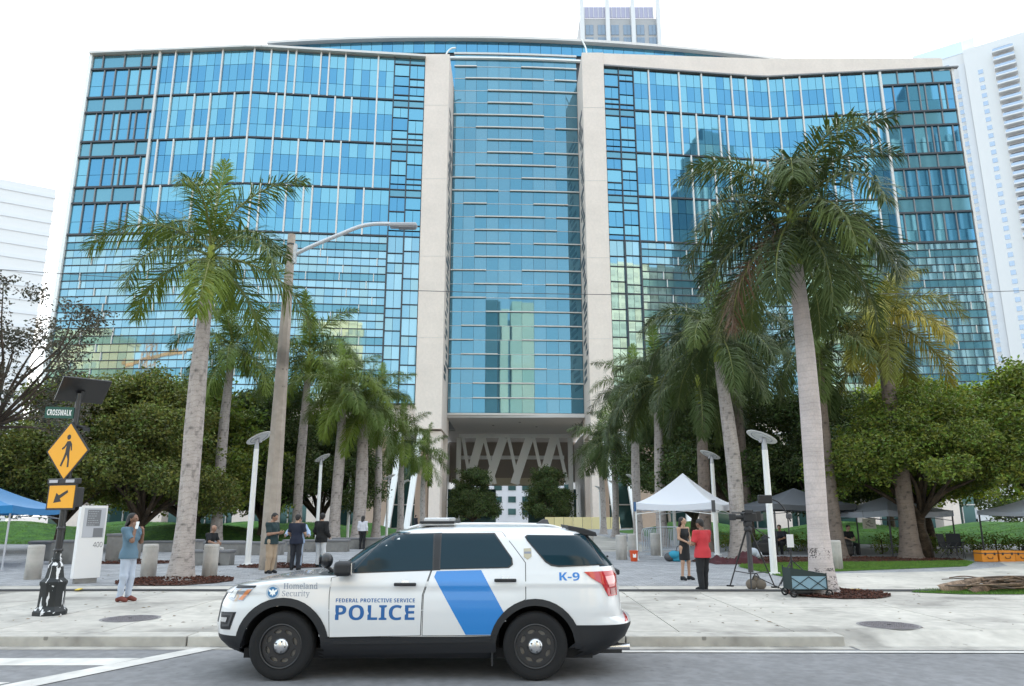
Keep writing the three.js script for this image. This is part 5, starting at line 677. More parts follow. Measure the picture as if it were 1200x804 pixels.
// ---------------------------------------------------------------- police sport utility vehicle
{
  const car = thing('police_car', 'white police sport utility vehicle with blue diagonal stripe parked at the kerb', 'car', [-1.15, 0, -9.68]);
  const paint = phys(C(0.67, 0.675, 0.685), 0.30, { clearcoat: 1, clearcoatRoughness: 0.06 }), blue = phys(C(0.006, 0.185, 0.54), 0.35, { clearcoat: 1, clearcoatRoughness: 0.06 }), blueText = phys(C(0.006, 0.10, 0.31), 0.4, { clearcoat: 0.5 }), greyText = mat(C(0.20, 0.24, 0.31), 0.5);
  const tint = phys(C(0.004, 0.022, 0.034), 0.05, { ior: 1.42, specularIntensity: 0.7 }), clad = mat(C(0.010, 0.011, 0.014), 0.55), trim = M.blackGloss, chrome = mat(C(0.62, 0.62, 0.63), 0.25, { metalness: 1 }), lens = phys(C(0.38, 0.39, 0.42), 0.08, { metalness: 0.5, clearcoat: 1 }), amber = phys(C(0.60, 0.20, 0.06), 0.2, { clearcoat: 1 }), red = phys(C(0.42, 0.012, 0.018), 0.12, { clearcoat: 1 }), well = mat(C(0.008, 0.008, 0.009), 0.95);
  const w = curve1([[0.22, 0.86], [0.28, 0.92], [0.36, 0.950], [0.45, 0.962], [0.6, 0.978], [0.74, 0.985], [0.88, 0.978], [0.97, 0.968], [1.02, 0.972], [1.06, 0.958], [1.12, 0.938], [1.16, 0.922], [1.3, 0.872], [1.5, 0.785], [1.55, 0.745], [1.59, 0.69], [1.62, 0.62], [1.645, 0.50], [1.66, 0.36], [1.668, 0.18], [1.67, 0.02]]);
  const F = curve1([[0.22, -2.02], [0.30, -2.20], [0.40, -2.31], [0.55, -2.34], [0.80, -2.30], [0.92, -2.24], [0.97, -2.14], [1.0, -2.02], [1.04, -1.80], [1.075, -1.48], [1.10, -1.18], [1.12, -1.02], [1.16, -0.95], [1.4, -0.63], [1.54, -0.38], [1.59, -0.24], [1.62, -0.08], [1.645, 0.12], [1.66, 0.4], [1.67, 0.75]]);
  const Rr = curve1([[0.22, 2.20], [0.34, 2.40], [0.42, 2.50], [0.56, 2.57], [0.62, 2.55], [0.67, 2.46], [0.9, 2.43], [1.1, 2.41], [1.18, 2.38], [1.25, 2.34], [1.4, 2.21], [1.53, 2.09], [1.58, 2.02], [1.62, 1.85], [1.645, 1.6], [1.66, 1.25], [1.67, 0.85]]);
  const Lf = curve1([[0.3, 0.8], [0.9, 0.85], [1.0, 0.6], [1.1, 0.4], [1.16, 0.34], [1.55, 0.3], [1.64, 0.25], [1.67, 0.05]]), nf = curve1([[0.3, 3.0], [0.9, 3.2], [1.05, 4.5], [1.14, 2.6], [1.67, 2.4]]), Lr = curve1([[0.3, 0.62], [0.65, 0.6], [0.7, 0.5], [1.2, 0.42], [1.6, 0.3], [1.67, 0.05]]), nr = curve1([[0.3, 3.4], [1.2, 3.4], [1.67, 2.6]]);
  const W = (x, y) => { const f = F(y), r = Rr(y), lf = Lf(y), lr = Lr(y); let k = 1; if (x < f + lf) { const q = clamp((f + lf - x) / lf); k = Math.pow(Math.max(0, 1 - Math.pow(q, nf(y))), 1 / nf(y)); } else if (x > r - lr) { const q = clamp((x - r + lr) / lr); k = Math.pow(Math.max(0, 1 - Math.pow(q, nr(y))), 1 / nr(y)); } return w(y) * k; };
  const nrm = (x, y, s) => { const e = 0.012, dx = (W(x + e, y) - W(x - e, y)) / (2 * e), dy = (W(x, y + e) - W(x, y - e)) / (2 * e); return V(-dx, -dy, 1).normalize().multiply(V(1, 1, s)); };
  // body shell: horizontal slices from sill to roof
  const ys = []; for (let y = 0.22; y < 0.9; y += 0.04) ys.push(y); for (let y = 0.9; y < 1.2; y += 0.012) ys.push(y); for (let y = 1.2; y < 1.56; y += 0.03) ys.push(y); for (let y = 1.56; y < 1.6701; y += 0.006) ys.push(y); ys.push(1.67);
  const wheelX = [-1.41, 1.41], AR = 0.455, wc = 0.345;
  const ring = y => { const f = F(y), r = Rr(y), lf = Lf(y), lr = Lr(y), n1 = nf(y), n2 = nr(y), ww = w(y), P = []; for (let i = 0; i <= 16; i++) { const a = i / 16 * Math.PI / 2; P.push([f + lf - lf * Math.pow(Math.cos(a), 2 / n1), ww * Math.pow(Math.sin(a), 2 / n1)]); } for (let i = 1; i < 40; i++) P.push([lerp(f + lf, r - lr, i / 40), ww]); for (let i = 16; i >= 0; i--) { const a = i / 16 * Math.PI / 2; P.push([r - lr + lr * Math.pow(Math.cos(a), 2 / n2), ww * Math.pow(Math.sin(a), 2 / n2)]); } return P; };
  const rings = ys.map(ring), nP = rings[0].length, bins = { paint: [], clad: [], glass: [], grille: [] };
  for (let j = 0; j + 1 < ys.length; j++) for (let i = 0; i + 1 < nP; i++) { const a = rings[j][i], b = rings[j][i + 1], c = rings[j + 1][i + 1], d = rings[j + 1][i], ym = (ys[j] + ys[j + 1]) / 2, xm = (a[0] + c[0]) / 2, zm = (a[1] + c[1]) / 2;
    if (zm > 0.6 && wheelX.some(q => Math.hypot(xm - q, ym - wc) < AR + 0.02)) continue;
    let key = 'paint'; if (ym < 0.45 || (xm > 1.8 && ym < 0.56)) key = 'clad'; else if (i < 15 && ym > 1.115 && ym < 1.58) key = 'glass'; else if (i >= nP - 14 && ym > 1.2 && ym < 1.55) key = 'glass'; else if (i < 7 && ym > 0.56 && ym < 0.9) key = 'grille'; else if (i < 15 && ym > 1.098 && ym <= 1.115) key = 'clad';
    for (const s of [1, -1]) { const q = [[a, ys[j]], [b, ys[j]], [c, ys[j + 1]], [d, ys[j + 1]]].map(([p, y]) => [p[0], y, p[1] * s]); bins[key].push(...(s > 0 ? [q[0], q[1], q[2], q[0], q[2], q[3]] : [q[0], q[2], q[1], q[0], q[3], q[2]])); } }
  const soft = arr => { let g = new THREE.BufferGeometry(); g.setAttribute('position', new THREE.Float32BufferAttribute(arr.flat(), 3)); g = mergeVertices(g, 1e-4); g.computeVertexNormals(); return toCreasedNormals(g, 0.7); };
  mesh('body', soft(bins.paint), paint, car); mesh('bumper_cladding', soft(bins.clad), clad, car); mesh('windscreen', soft(bins.glass), tint, car); mesh('grille', soft(bins.grille), clad, car);
  mesh('floor_pan', merge([bx(3.9, 0.1, 1.7, 0.1, 0.27, 0), bx(2.0, 0.5, 1.5, 0, 0.5, 0)]), well, car);
  // patches that follow the side of the body: a polygon in side view, cut into small cells
  function patch(poly, off, s = 1, thick = 0, cell = 0.07) {
    const xs = poly.map(p => p[0]), yv = poly.map(p => p[1]), pos = [], nor = [], P = (x, y, o) => { const n = nrm(x, y, s), z = W(x, y) * s; return [x + n.x * o, y + n.y * o, z + n.z * o]; };
    const clip = (pl, ax, v, keepGreater) => { const out = []; for (let i = 0; i < pl.length; i++) { const a = pl[i], b = pl[(i + 1) % pl.length], ia = keepGreater ? a[ax] >= v : a[ax] <= v, ib = keepGreater ? b[ax] >= v : b[ax] <= v; if (ia) out.push(a); if (ia !== ib) { const t = (v - a[ax]) / (b[ax] - a[ax]); out.push([lerp(a[0], b[0], t), lerp(a[1], b[1], t)]); } } return out; };
    for (let x = Math.floor(Math.min(...xs) / cell) * cell; x < Math.max(...xs); x += cell) { const col = clip(clip(poly, 0, x, true), 0, x + cell, false); if (col.length < 3) continue;
      for (let y = Math.floor(Math.min(...yv) / cell) * cell; y < Math.max(...yv); y += cell) { const q = clip(clip(col, 1, y, true), 1, y + cell, false); if (q.length < 3) continue; const v2 = q.map(p => new THREE.Vector2(p[0], p[1])); for (const t of THREE.ShapeUtils.triangulateShape(v2, [])) for (const k of t) { const [a, b] = q[k]; pos.push(...P(a, b, off)); const n = nrm(a, b, s); nor.push(n.x, n.y, n.z); } } }
    if (thick) for (let i = 0; i < poly.length; i++) { const a = poly[i], b = poly[(i + 1) % poly.length], m = Math.max(1, Math.ceil(Math.hypot(b[0] - a[0], b[1] - a[1]) / cell)); for (let k = 0; k < m; k++) { const p = [lerp(a[0], b[0], k / m), lerp(a[1], b[1], k / m)], q = [lerp(a[0], b[0], (k + 1) / m), lerp(a[1], b[1], (k + 1) / m)], A = P(...p, off), B = P(...q, off), D = P(...q, off - thick), E2 = P(...p, off - thick), n = V(B[0] - A[0], B[1] - A[1], B[2] - A[2]).cross(V(E2[0] - A[0], E2[1] - A[1], E2[2] - A[2])).normalize(); for (const v of [A, B, D, A, D, E2]) { pos.push(...v); nor.push(n.x, n.y, n.z); } } }
    const g = new THREE.BufferGeometry(); g.setAttribute('position', new THREE.Float32BufferAttribute(pos, 3)); g.setAttribute('normal', new THREE.Float32BufferAttribute(nor, 3)); return g; }
  const arc = (cx, r, a0, a1, n = 20) => Array.from({ length: n + 1 }, (_, i) => { const a = lerp(a0, a1, i / n); return [cx + Math.cos(a) * r, wc + Math.sin(a) * r]; });
  const fdoor = [[-0.875, 0.455], [0.13, 0.475], [0.14, 0.9], [0.225, 1.155], [-0.66, 1.125], [-0.885, 1.08], [-0.895, 0.9]];
  const rdoor = [[0.155, 0.475], [0.94, 0.475], [0.985, 0.60], [1.07, 0.715], [1.18, 0.80], [1.30, 0.855], [1.30, 1.24], [1.16, 1.42], [1.03, 1.575], [0.3, 1.585], [0.3, 1.17], [0.245, 1.16], [0.162, 0.9]];
  const fwin = [[-0.66, 1.135], [0.245, 1.165], [0.232, 1.55], [-0.24, 1.54], [-0.34, 1.49]], rwin = [[0.335, 1.172], [1.10, 1.192], [1.145, 1.225], [1.135, 1.29], [0.94, 1.545], [0.33, 1.55]], qwin = [[1.315, 1.515], [1.34, 1.478], [1.54, 1.262], [1.60, 1.225], [1.68, 1.212], [2.19, 1.222], [2.0, 1.53], [1.34, 1.535]];
  const grow = (poly, d) => { const cx = poly.reduce((a, p) => a + p[0], 0) / poly.length, cy = poly.reduce((a, p) => a + p[1], 0) / poly.length; return poly.map(p => { const l = Math.hypot(p[0] - cx, p[1] - cy); return [p[0] + (p[0] - cx) / l * d, p[1] + (p[1] - cy) / l * d]; }); };
  for (const s of [1, -1]) {
    mesh('door_seal', patch(grow(fdoor, 0.009), 0.0015, s), clad, car); mesh('door_seal', patch(grow(rdoor, 0.009), 0.0016, s), clad, car);
    const fd = mesh('door', patch(fdoor, 0.007, s, 0.012), paint, car), rd = mesh('door', patch(rdoor, 0.007, s, 0.012), paint, car);
    const win = (p, parent, o = 0.011) => { mesh('window_trim', patch(grow(p, 0.018), o, s, 0.012), trim, parent); mesh('window', patch(p, o + 0.003, s, 0.003), tint, parent); };
    mesh('pillar_trim', patch([[-0.66, 1.13], [-0.36, 1.5], [-0.24, 1.55], [0.33, 1.565], [0.335, 1.16], [-0.66, 1.125], [-0.98, 1.115], [-0.9, 1.16], [-0.6, 1.405], [-0.36, 1.545], [-0.24, 1.567], [0.33, 1.582], [0.34, 1.15]].slice(0, 6), 0.009, s, 0.01), clad, car);
    win(fwin, fd); win(rwin, rd, 0.014); win(qwin, car, 0.008);
    const handle = (x, y, parent) => { const z = (W(x, y) + 0.035) * s; const h = rbx(0.25, 0.036, 0.03, 0.012, x, y, z); mesh('door_handle', h, clad, parent); mesh('handle_cup', patch([[x - 0.06, y - 0.01], [x + 0.05, y - 0.01], [x + 0.04, y + 0.035], [x - 0.04, y + 0.035]], 0.0095, s), chrome, parent); };
    handle(-0.05, 1.015, fd); handle(1.075, 1.058, rd);
    mesh('sill_cladding', patch([[-0.93, 0.44], [0.97, 0.465], [0.97, 0.30], [-0.93, 0.27]], 0.022, s, 0.03), clad, car);
    mesh('sill_step', patch([[-0.84, 0.425], [0.92, 0.45], [0.9, 0.41], [-0.84, 0.385]], 0.034, s, 0.014), clad, car);
    for (const [k, q] of wheelX.entries()) { const a0 = -0.02, a1 = Math.PI + 0.02; mesh('wheel_arch', patch([...arc(q, AR + 0.072 - (k ? 0.012 : 0), a0, a1), ...arc(q, AR - 0.012, a1, a0)], 0.014, s, 0.05, 0.05), clad, car);
      const lin = new THREE.CylinderGeometry(AR, AR, 0.5, 28, 1, true, Math.PI / 2, Math.PI); lin.rotateX(Math.PI / 2); lin.translate(q, wc, s * 0.70); mesh('wheel_liner', merge([lin, bx(0.9, 0.56, 0.02, q, wc + 0.17, s * 0.46)]), well, car); }
    const hl = [[-2.10, 0.855], [-1.985, 0.985], [-1.735, 0.995], [-1.87, 0.835], [-2.0, 0.825]]; const h = mesh('headlight', patch(hl, 0.006, s, 0.02, 0.04), lens, car); mesh('headlight_trim', patch([[-1.99, 0.985], [-1.73, 0.997], [-1.745, 0.975], [-1.985, 0.962]], 0.010, s, 0.01, 0.04), clad, h); mesh('indicator', patch([[-1.93, 0.845], [-1.83, 0.955], [-1.775, 0.96], [-1.88, 0.84]], 0.0105, s, 0.004, 0.04), amber, h); mesh('projector', patch([[-2.06, 0.865], [-1.99, 0.945], [-1.95, 0.94], [-1.99, 0.86]], 0.0105, s, 0.004, 0.04), M.whiteMetal, h);
    const fg = mesh('fog_bezel', patch([[-2.165, 0.70], [-1.945, 0.715], [-1.985, 0.60], [-2.01, 0.525], [-2.15, 0.52]], 0.006, s, 0.02, 0.03), clad, car); mesh('fog_light', patch([[-2.15, 0.645], [-2.05, 0.65], [-2.065, 0.60], [-2.15, 0.60]], 0.013, s, 0.006, 0.03), chrome, fg); mesh('fog_trim', patch([[-2.14, 0.69], [-1.975, 0.70], [-2.02, 0.56], [-2.12, 0.55], [-2.12, 0.57], [-2.04, 0.58], [-2.01, 0.675], [-2.14, 0.67]], 0.011, s, 0.004, 0.03), M.darkGrey, fg);
    const tl = mesh('tail_light', patch([[1.965, 1.142], [2.30, 1.150], [2.345, 1.10], [2.34, 0.885], [2.235, 0.882], [2.165, 1.01], [2.05, 1.075]], 0.012, s, 0.03, 0.04), red, car); mesh('tail_lens', patch([[2.20, 1.09], [2.31, 1.10], [2.315, 0.99], [2.245, 0.98]], 0.0165, s, 0.003, 0.04), phys(C(0.75, 0.35, 0.34), 0.15, { clearcoat: 1 }), tl); mesh('tail_lens', patch([[2.25, 0.97], [2.32, 0.975], [2.32, 0.90], [2.26, 0.90]], 0.0165, s, 0.003, 0.04), phys(C(0.22, 0.008, 0.012), 0.15, { clearcoat: 1 }), tl);
    mesh('side_reflector', patch([[2.44, 0.66], [2.47, 0.66], [2.46, 0.60], [2.43, 0.60]], 0.01, s, 0.01, 0.03), red, car);
    const rail = []; for (let i = 0; i <= 12; i++) { const x = lerp(-0.1, 1.75, i / 12); rail.push([x, 1.655 + 0.0 - Math.pow((x - 0.75) / 1.1, 2) * 0.02 + (i === 0 || i === 12 ? -0.02 : 0.012), s * 0.52]); } mesh('roof_rail', tube(rail, 0.014, 30), paint, car);
    // livery
    mesh('stripe', patch([[0.295, 1.150], [0.80, 1.162], [1.065, 0.705], [0.985, 0.60], [0.94, 0.48], [0.635, 0.48], [0.27, 1.09]], 0.0085, s), blue, car); const onSide = (g, x, y, off, m, parent = car, name = 'lettering') => { const p = g.attributes.position; const mir = s < 0; const bbw = (g.computeBoundingBox(), g.boundingBox.max.x); for (let i = 0; i < p.count; i++) { const px = x + (mir ? bbw - p.getX(i) : p.getX(i)), py = y + p.getY(i), n = nrm(px, py, s); p.setXYZ(i, px + n.x * off, py + n.y * off, W(px, py) * s + n.z * off); } g.computeVertexNormals(); mesh(name, g, m, parent); };
    onSide(textShapes(font.bold, 'POLICE', 0.885, 0.160), -0.82, 0.635, 0.0088, blueText, fd); onSide(textShapes(font.bold, 'FEDERAL PROTECTIVE SERVICE', 0.885, 0.042), -0.82, 0.822, 0.0088, blueText, fd);
    onSide(textShapes(font.serif, 'Homeland', 0.385, 0.066), -1.42, 0.963, 0.0025, greyText); onSide(textShapes(font.serif, 'Security', 0.31, 0.080), -1.43, 0.868, 0.0025, greyText);
    onSide(textShapes(font.bold, 'K-9', 0.23, 0.088), 1.685, 1.052, 0.0025, mat(C(0.02, 0.18, 0.52), 0.5));
    const disc = (r, x, y, off, m) => { const g = new THREE.CircleGeometry(r, 28); g.translate(0, 0, 0); const p = g.attributes.position; for (let i = 0; i < p.count; i++) { const px = x + p.getX(i), py = y + p.getY(i), n = nrm(px, py, s); p.setXYZ(i, px + n.x * off, py + n.y * off, W(px, py) * s + n.z * off); } g.computeVertexNormals(); mesh('seal', g, m, car); };
    disc(0.078, -1.535, 0.93, 0.0025, mat(C(0.45, 0.50, 0.56), 0.5)); disc(0.058, -1.535, 0.93, 0.0042, mat(C(0.04, 0.17, 0.34), 0.5));
    { const e = prism([[0, -0.042], [0.014, -0.02], [0.03, -0.03], [0.025, -0.004], [0.045, 0.01], [0.05, 0.032], [0.028, 0.026], [0.012, 0.012], [0.006, 0.034], [-0.006, 0.034], [-0.012, 0.012], [-0.028, 0.026], [-0.05, 0.032], [-0.045, 0.01], [-0.025, -0.004], [-0.03, -0.03], [-0.014, -0.02]], 0.001); const p = e.attributes.position; for (let i = 0; i < p.count; i++) { const px = -1.535 + p.getX(i), py = 0.93 + p.getY(i), o = 0.005 + p.getZ(i); p.setXYZ(i, px, py, (W(px, py) + o) * s); } e.computeVertexNormals(); mesh('seal_bird', e, M.white, car); }
    mesh('fuel_badge', patch([[1.285, 1.395], [1.37, 1.40], [1.375, 1.31], [1.33, 1.275], [1.285, 1.305]], 0.006, s, 0.004), mat(C(0.40, 0.36, 0.27), 0.4, { metalness: 0.5 }), car); mesh('fuel_badge', patch([[1.29, 1.36], [1.368, 1.362], [1.368, 1.34], [1.29, 1.338]], 0.008, s, 0.002), mat(C(0.2, 0.22, 0.28), 0.4), car);
    // door mirror
    const mr = mesh('door_mirror', merge([rbx(0.2, 0.16, 0.20, 0.05, -0.735, 1.19, s * 1.06), beam([-0.7, 1.13, s * 0.9], [-0.74, 1.15, s * 1.04], 0.1, 0.05)]), clad, car); mesh('mirror_glass', bx(0.01, 0.12, 0.15, -0.632, 1.19, s * 1.06), chrome, mr);
    // wheels
    for (const q of wheelX) { const wz = s * 0.865, tyre = new THREE.LatheGeometry([[0.235, -0.105], [0.29, -0.118], [0.335, -0.11], [0.355, -0.085], [0.36, -0.04], [0.361, 0], [0.36, 0.04], [0.355, 0.085], [0.335, 0.11], [0.29, 0.118], [0.235, 0.105]].map(p => new THREE.Vector2(...p)), 40); tyre.rotateX(Math.PI / 2); tyre.translate(q, 0.358, wz);
      const tw = mesh('wheel', new THREE.CylinderGeometry(0.23, 0.23, 0.12, 32, 1, true).rotateX(Math.PI / 2).translate(q, 0.358, wz), clad, car); mesh('tyre', tyre, M.rubber, tw);
      const rim = new THREE.Shape(); rim.absarc(0, 0, 0.232, 0, Math.PI * 2); for (let k = 0; k < 8; k++) { const a = k / 8 * Math.PI * 2 + 0.3, h2 = new THREE.Path(); h2.absellipse(Math.cos(a) * 0.155, Math.sin(a) * 0.155, 0.045, 0.024, 0, Math.PI * 2, true, a + Math.PI / 2); rim.holes.push(h2); }
      const rg = new THREE.ExtrudeGeometry(rim, { depth: 0.02, bevelEnabled: true, bevelSize: 0.004, bevelThickness: 0.006, bevelSegments: 2, curveSegments: 32 }); rg.translate(q, 0.358, wz + (s > 0 ? 0.055 : -0.075)); mesh('rim', rg, M.blackGloss, tw);
      const lip = new THREE.TorusGeometry(0.228, 0.012, 8, 40); lip.translate(q, 0.358, wz + s * 0.1); mesh('rim_lip', lip, M.blackGloss, tw);
      const bk = new THREE.CircleGeometry(0.215, 32); bk.translate(q, 0.358, wz + s * 0.03); mesh('brake_disc', bk, mat(C(0.30, 0.29, 0.28), 0.6, { metalness: 0.4 }), tw);
      const cap = lathe([[0.001, 0.035], [0.04, 0.034], [0.06, 0.026], [0.078, 0.012], [0.088, -0.006]], 28); cap.rotateX(s > 0 ? Math.PI / 2 : -Math.PI / 2); cap.translate(q, 0.358, wz + s * 0.095); const cp = mesh('hub_cap', cap, chrome, tw);
      void cp; for (let k = 0; k < 5; k++) { const a = k / 5 * 2 * Math.PI; mesh('lug_nut', ball(0.010, q + Math.cos(a) * 0.055, 0.358 + Math.sin(a) * 0.055, wz + s * 0.128, 1, 1, 0.6, 8), M.darkGrey, tw); } }
  }
  // roof lights, spotlight, spoiler, tailgate details
  const lb = mesh('light_bar', rbx(0.30, 0.055, 1.1, 0.02, 0.24, 1.715, 0), mat(C(0.55, 0.56, 0.58), 0.3), car); mesh('light_bar_foot', merge([bx(0.4, 0.05, 0.12, 0.25, 1.665, 0.40), bx(0.4, 0.05, 0.12, 0.25, 1.665, -0.40), rbx(0.42, 0.03, 1.15, 0.012, 0.25, 1.69, 0)]), clad, lb);
  const sp = mesh('spotlight', merge([ball(0.085, -0.98, 1.265, 0.86, 0.9, 1, 0.9)]), M.blackGloss, car); mesh('spotlight_arm', bar([-0.9, 1.14, 0.84], [-0.97, 1.2, 0.86], 0.02), clad, sp); mesh('spotlight_lens', new THREE.CircleGeometry(0.07, 20).rotateY(-Math.PI / 2).translate(-1.05, 1.265, 0.86), lens, sp);
  mesh('wiper', merge([bar([-1.0, 1.125, 0.1], [-0.86, 1.25, 0.72], 0.008), bar([-1.0, 1.125, -0.6], [-0.86, 1.25, 0.0], 0.008)]), clad, car);
  mesh('spoiler', prism([[1.82, 1.645], [2.0, 1.61], [2.14, 1.565], [2.15, 1.54], [2.02, 1.545], [1.84, 1.60]], 1.2, 0.012).translate(0, 0, -0.6), clad, car);
  mesh('roof_fin', prism([[1.45, 1.66], [1.62, 1.66], [1.6, 1.71], [1.55, 1.72]], 0.04, 0.008).translate(0, 0, -0.02), M.darkGrey, car);
  mesh('tailgate_handle', rbx(0.05, 0.06, 0.7, 0.015, 2.43, 1.10, 0), clad, car); mesh('rear_wiper', bar([2.32, 1.27, 0.0], [2.30, 1.29, 0.45], 0.012), clad, car);
  mesh('tow_bar', bx(0.42, 0.07, 0.9, 2.2, 0.27, 0.2), clad, car); mesh('exhaust', merge([bar([2.2, 0.3, 0.62], [2.5, 0.3, 0.62], 0.04)]), chrome, car);
  mesh('mud_flap', merge([bx(0.02, 0.2, 0.2, 0.93, 0.25, 0.84)]), clad, car); mesh('number_plate', bx(0.02, 0.16, 0.31, 2.45, 0.85, 0), M.whiteMetal, car);
}

// ---------------------------------------------------------------- people
function surfaceNet(f, lo, hi, cell) { // mesh of the zero level of a distance field
  const n = [0, 1, 2].map(i => Math.max(2, Math.ceil((hi[i] - lo[i]) / cell) + 1)), [nx, ny, nz] = n, val = new Float32Array(nx * ny * nz), vid = new Int32Array((nx - 1) * (ny - 1) * (nz - 1)).fill(-1), pos = [], idx = [];
  const at = (i, j, k) => (k * ny + j) * nx + i;
  for (let k = 0; k < nz; k++) for (let j = 0; j < ny; j++) for (let i = 0; i < nx; i++) val[at(i, j, k)] = f(lo[0] + i * cell, lo[1] + j * cell, lo[2] + k * cell);
  const cid = (i, j, k) => (k * (ny - 1) + j) * (nx - 1) + i, E = [[0, 1], [2, 3], [4, 5], [6, 7], [0, 2], [1, 3], [4, 6], [5, 7], [0, 4], [1, 5], [2, 6], [3, 7]];
  for (let k = 0; k < nz - 1; k++) for (let j = 0; j < ny - 1; j++) for (let i = 0; i < nx - 1; i++) { const c = []; let neg = 0; for (let q = 0; q < 8; q++) { const v = val[at(i + (q & 1), j + ((q >> 1) & 1), k + (q >> 2))]; c.push(v); if (v < 0) neg++; } if (neg === 0 || neg === 8) continue; let x = 0, y = 0, z = 0, m = 0; for (const [a, b] of E) if ((c[a] < 0) !== (c[b] < 0)) { const t = c[a] / (c[a] - c[b]); x += (a & 1) + t * ((b & 1) - (a & 1)); y += ((a >> 1) & 1) + t * (((b >> 1) & 1) - ((a >> 1) & 1)); z += (a >> 2) + t * ((b >> 2) - (a >> 2)); m++; } vid[cid(i, j, k)] = pos.length / 3; pos.push(lo[0] + (i + x / m) * cell, lo[1] + (j + y / m) * cell, lo[2] + (k + z / m) * cell); }
  const quad = (a, b, c, d, flip) => { if (a < 0 || b < 0 || c < 0 || d < 0) return; flip ? idx.push(a, c, b, b, c, d) : idx.push(a, b, c, b, d, c); };
  for (let k = 1; k < nz - 1; k++) for (let j = 1; j < ny - 1; j++) for (let i = 1; i < nx - 1; i++) { const s = val[at(i, j, k)] < 0; if (i < nx - 1 && s !== val[at(i + 1, j, k)] < 0) quad(vid[cid(i, j - 1, k - 1)], vid[cid(i, j, k - 1)], vid[cid(i, j - 1, k)], vid[cid(i, j, k)], !s); if (s !== val[at(i, j + 1, k)] < 0) quad(vid[cid(i - 1, j, k - 1)], vid[cid(i, j, k - 1)], vid[cid(i - 1, j, k)], vid[cid(i, j, k)], s); if (s !== val[at(i, j, k + 1)] < 0) quad(vid[cid(i - 1, j - 1, k)], vid[cid(i, j - 1, k)], vid[cid(i - 1, j, k)], vid[cid(i, j, k)], !s); }
  const g = new THREE.BufferGeometry(); g.setAttribute('position', new THREE.Float32BufferAttribute(pos, 3)); g.setIndex(idx); g.computeVertexNormals(); return g;
}
const cap = (a, b, ra, rb = ra, zs = 1) => ({ a, b, ra, rb, zs });
function field(prims, k, grow = 0) { // smooth union of tapered capsules
  const P = prims.map(p => ({ ...p, d: [p.b[0] - p.a[0], p.b[1] - p.a[1], p.b[2] - p.a[2]] })); for (const p of P) p.l = p.d[0] ** 2 + p.d[1] ** 2 + p.d[2] ** 2 + 1e-9;
  return (x, y, z) => { let r = 1e3; for (const p of P) { const ax = x - p.a[0], ay = y - p.a[1], az = z - p.a[2], h = clamp((ax * p.d[0] + ay * p.d[1] + az * p.d[2]) / p.l), ex = ax - p.d[0] * h, ey = ay - p.d[1] * h, ez = (az - p.d[2] * h) * p.zs, d = Math.sqrt(ex * ex + ey * ey + ez * ez) - lerp(p.ra, p.rb, h) - grow; const t = Math.max(k - Math.abs(r - d), 0) / k; r = Math.min(r, d) - t * t * k * 0.25; } return r; };
}
const bounds = (prims, pad) => { const lo = [9, 9, 9], hi = [-9, -9, -9]; for (const p of prims) for (const [q, r] of [[p.a, p.ra], [p.b, p.rb]]) for (let i = 0; i < 3; i++) { lo[i] = Math.min(lo[i], q[i] - r - pad); hi[i] = Math.max(hi[i], q[i] + r + pad); } return [lo, hi]; };
const shapeOf = (prims, k, cell, grow = 0, cut, fold = 0) => { const f = field(prims, k, grow), [lo, hi] = bounds(prims, grow + 0.04); return surfaceNet(cut ? (x, y, z) => Math.max(f(x, y, z) + (fold ? fold * Math.sin(21 * y + 8 * x + 2.2 * Math.sin(9 * z + 6 * x + 4 * y)) * Math.sin(13 * x - 11 * z + 5 * y + 1) : 0), cut(x, y, z)) : f, lo, hi, cell); };
function handPrims(wr, dir, pn, curl, thumbSide) { // palm and five bent fingers; dir along the fingers, pn out of the palm
  const D = V(...dir).normalize(), N = V(...pn); N.addScaledVector(D, -N.dot(D)).normalize(); const S = V(0, 0, 0).crossVectors(D, N).multiplyScalar(thumbSide), W0 = V(...wr), pt = (d, s, n) => { const v = W0.clone().addScaledVector(D, d).addScaledVector(S, s).addScaledVector(N, n); return [v.x, v.y, v.z]; }, out = [];
  for (const s of [-0.028, -0.010, 0.010, 0.027]) out.push(cap(pt(0.01, s * 0.7, 0), pt(0.088, s, 0), 0.016, 0.014));
  [[-0.030, 0.062], [-0.011, 0.074], [0.010, 0.080], [0.029, 0.072]].forEach(([s, l]) => { let d = 0.088, n = 0, a = 0; let p = pt(d, s, n); for (let q = 0; q < 3; q++) { a += curl * (q ? 1 : 0.7); const e = l * [0.45, 0.32, 0.25][q]; d += Math.cos(a) * e; n += Math.sin(a) * e; const b = pt(d, s * 1.05, n); out.push(cap(p, b, 0.0095 - q * 0.0008, 0.0088 - q * 0.001)); p = b; } });
  out.push(cap(pt(0.022, 0.026, 0.004), pt(0.058, 0.055, 0.014), 0.013, 0.0105), cap(pt(0.058, 0.055, 0.014), pt(0.088, 0.058, 0.026 + curl * 0.012), 0.0100, 0.0085)); return out;
}
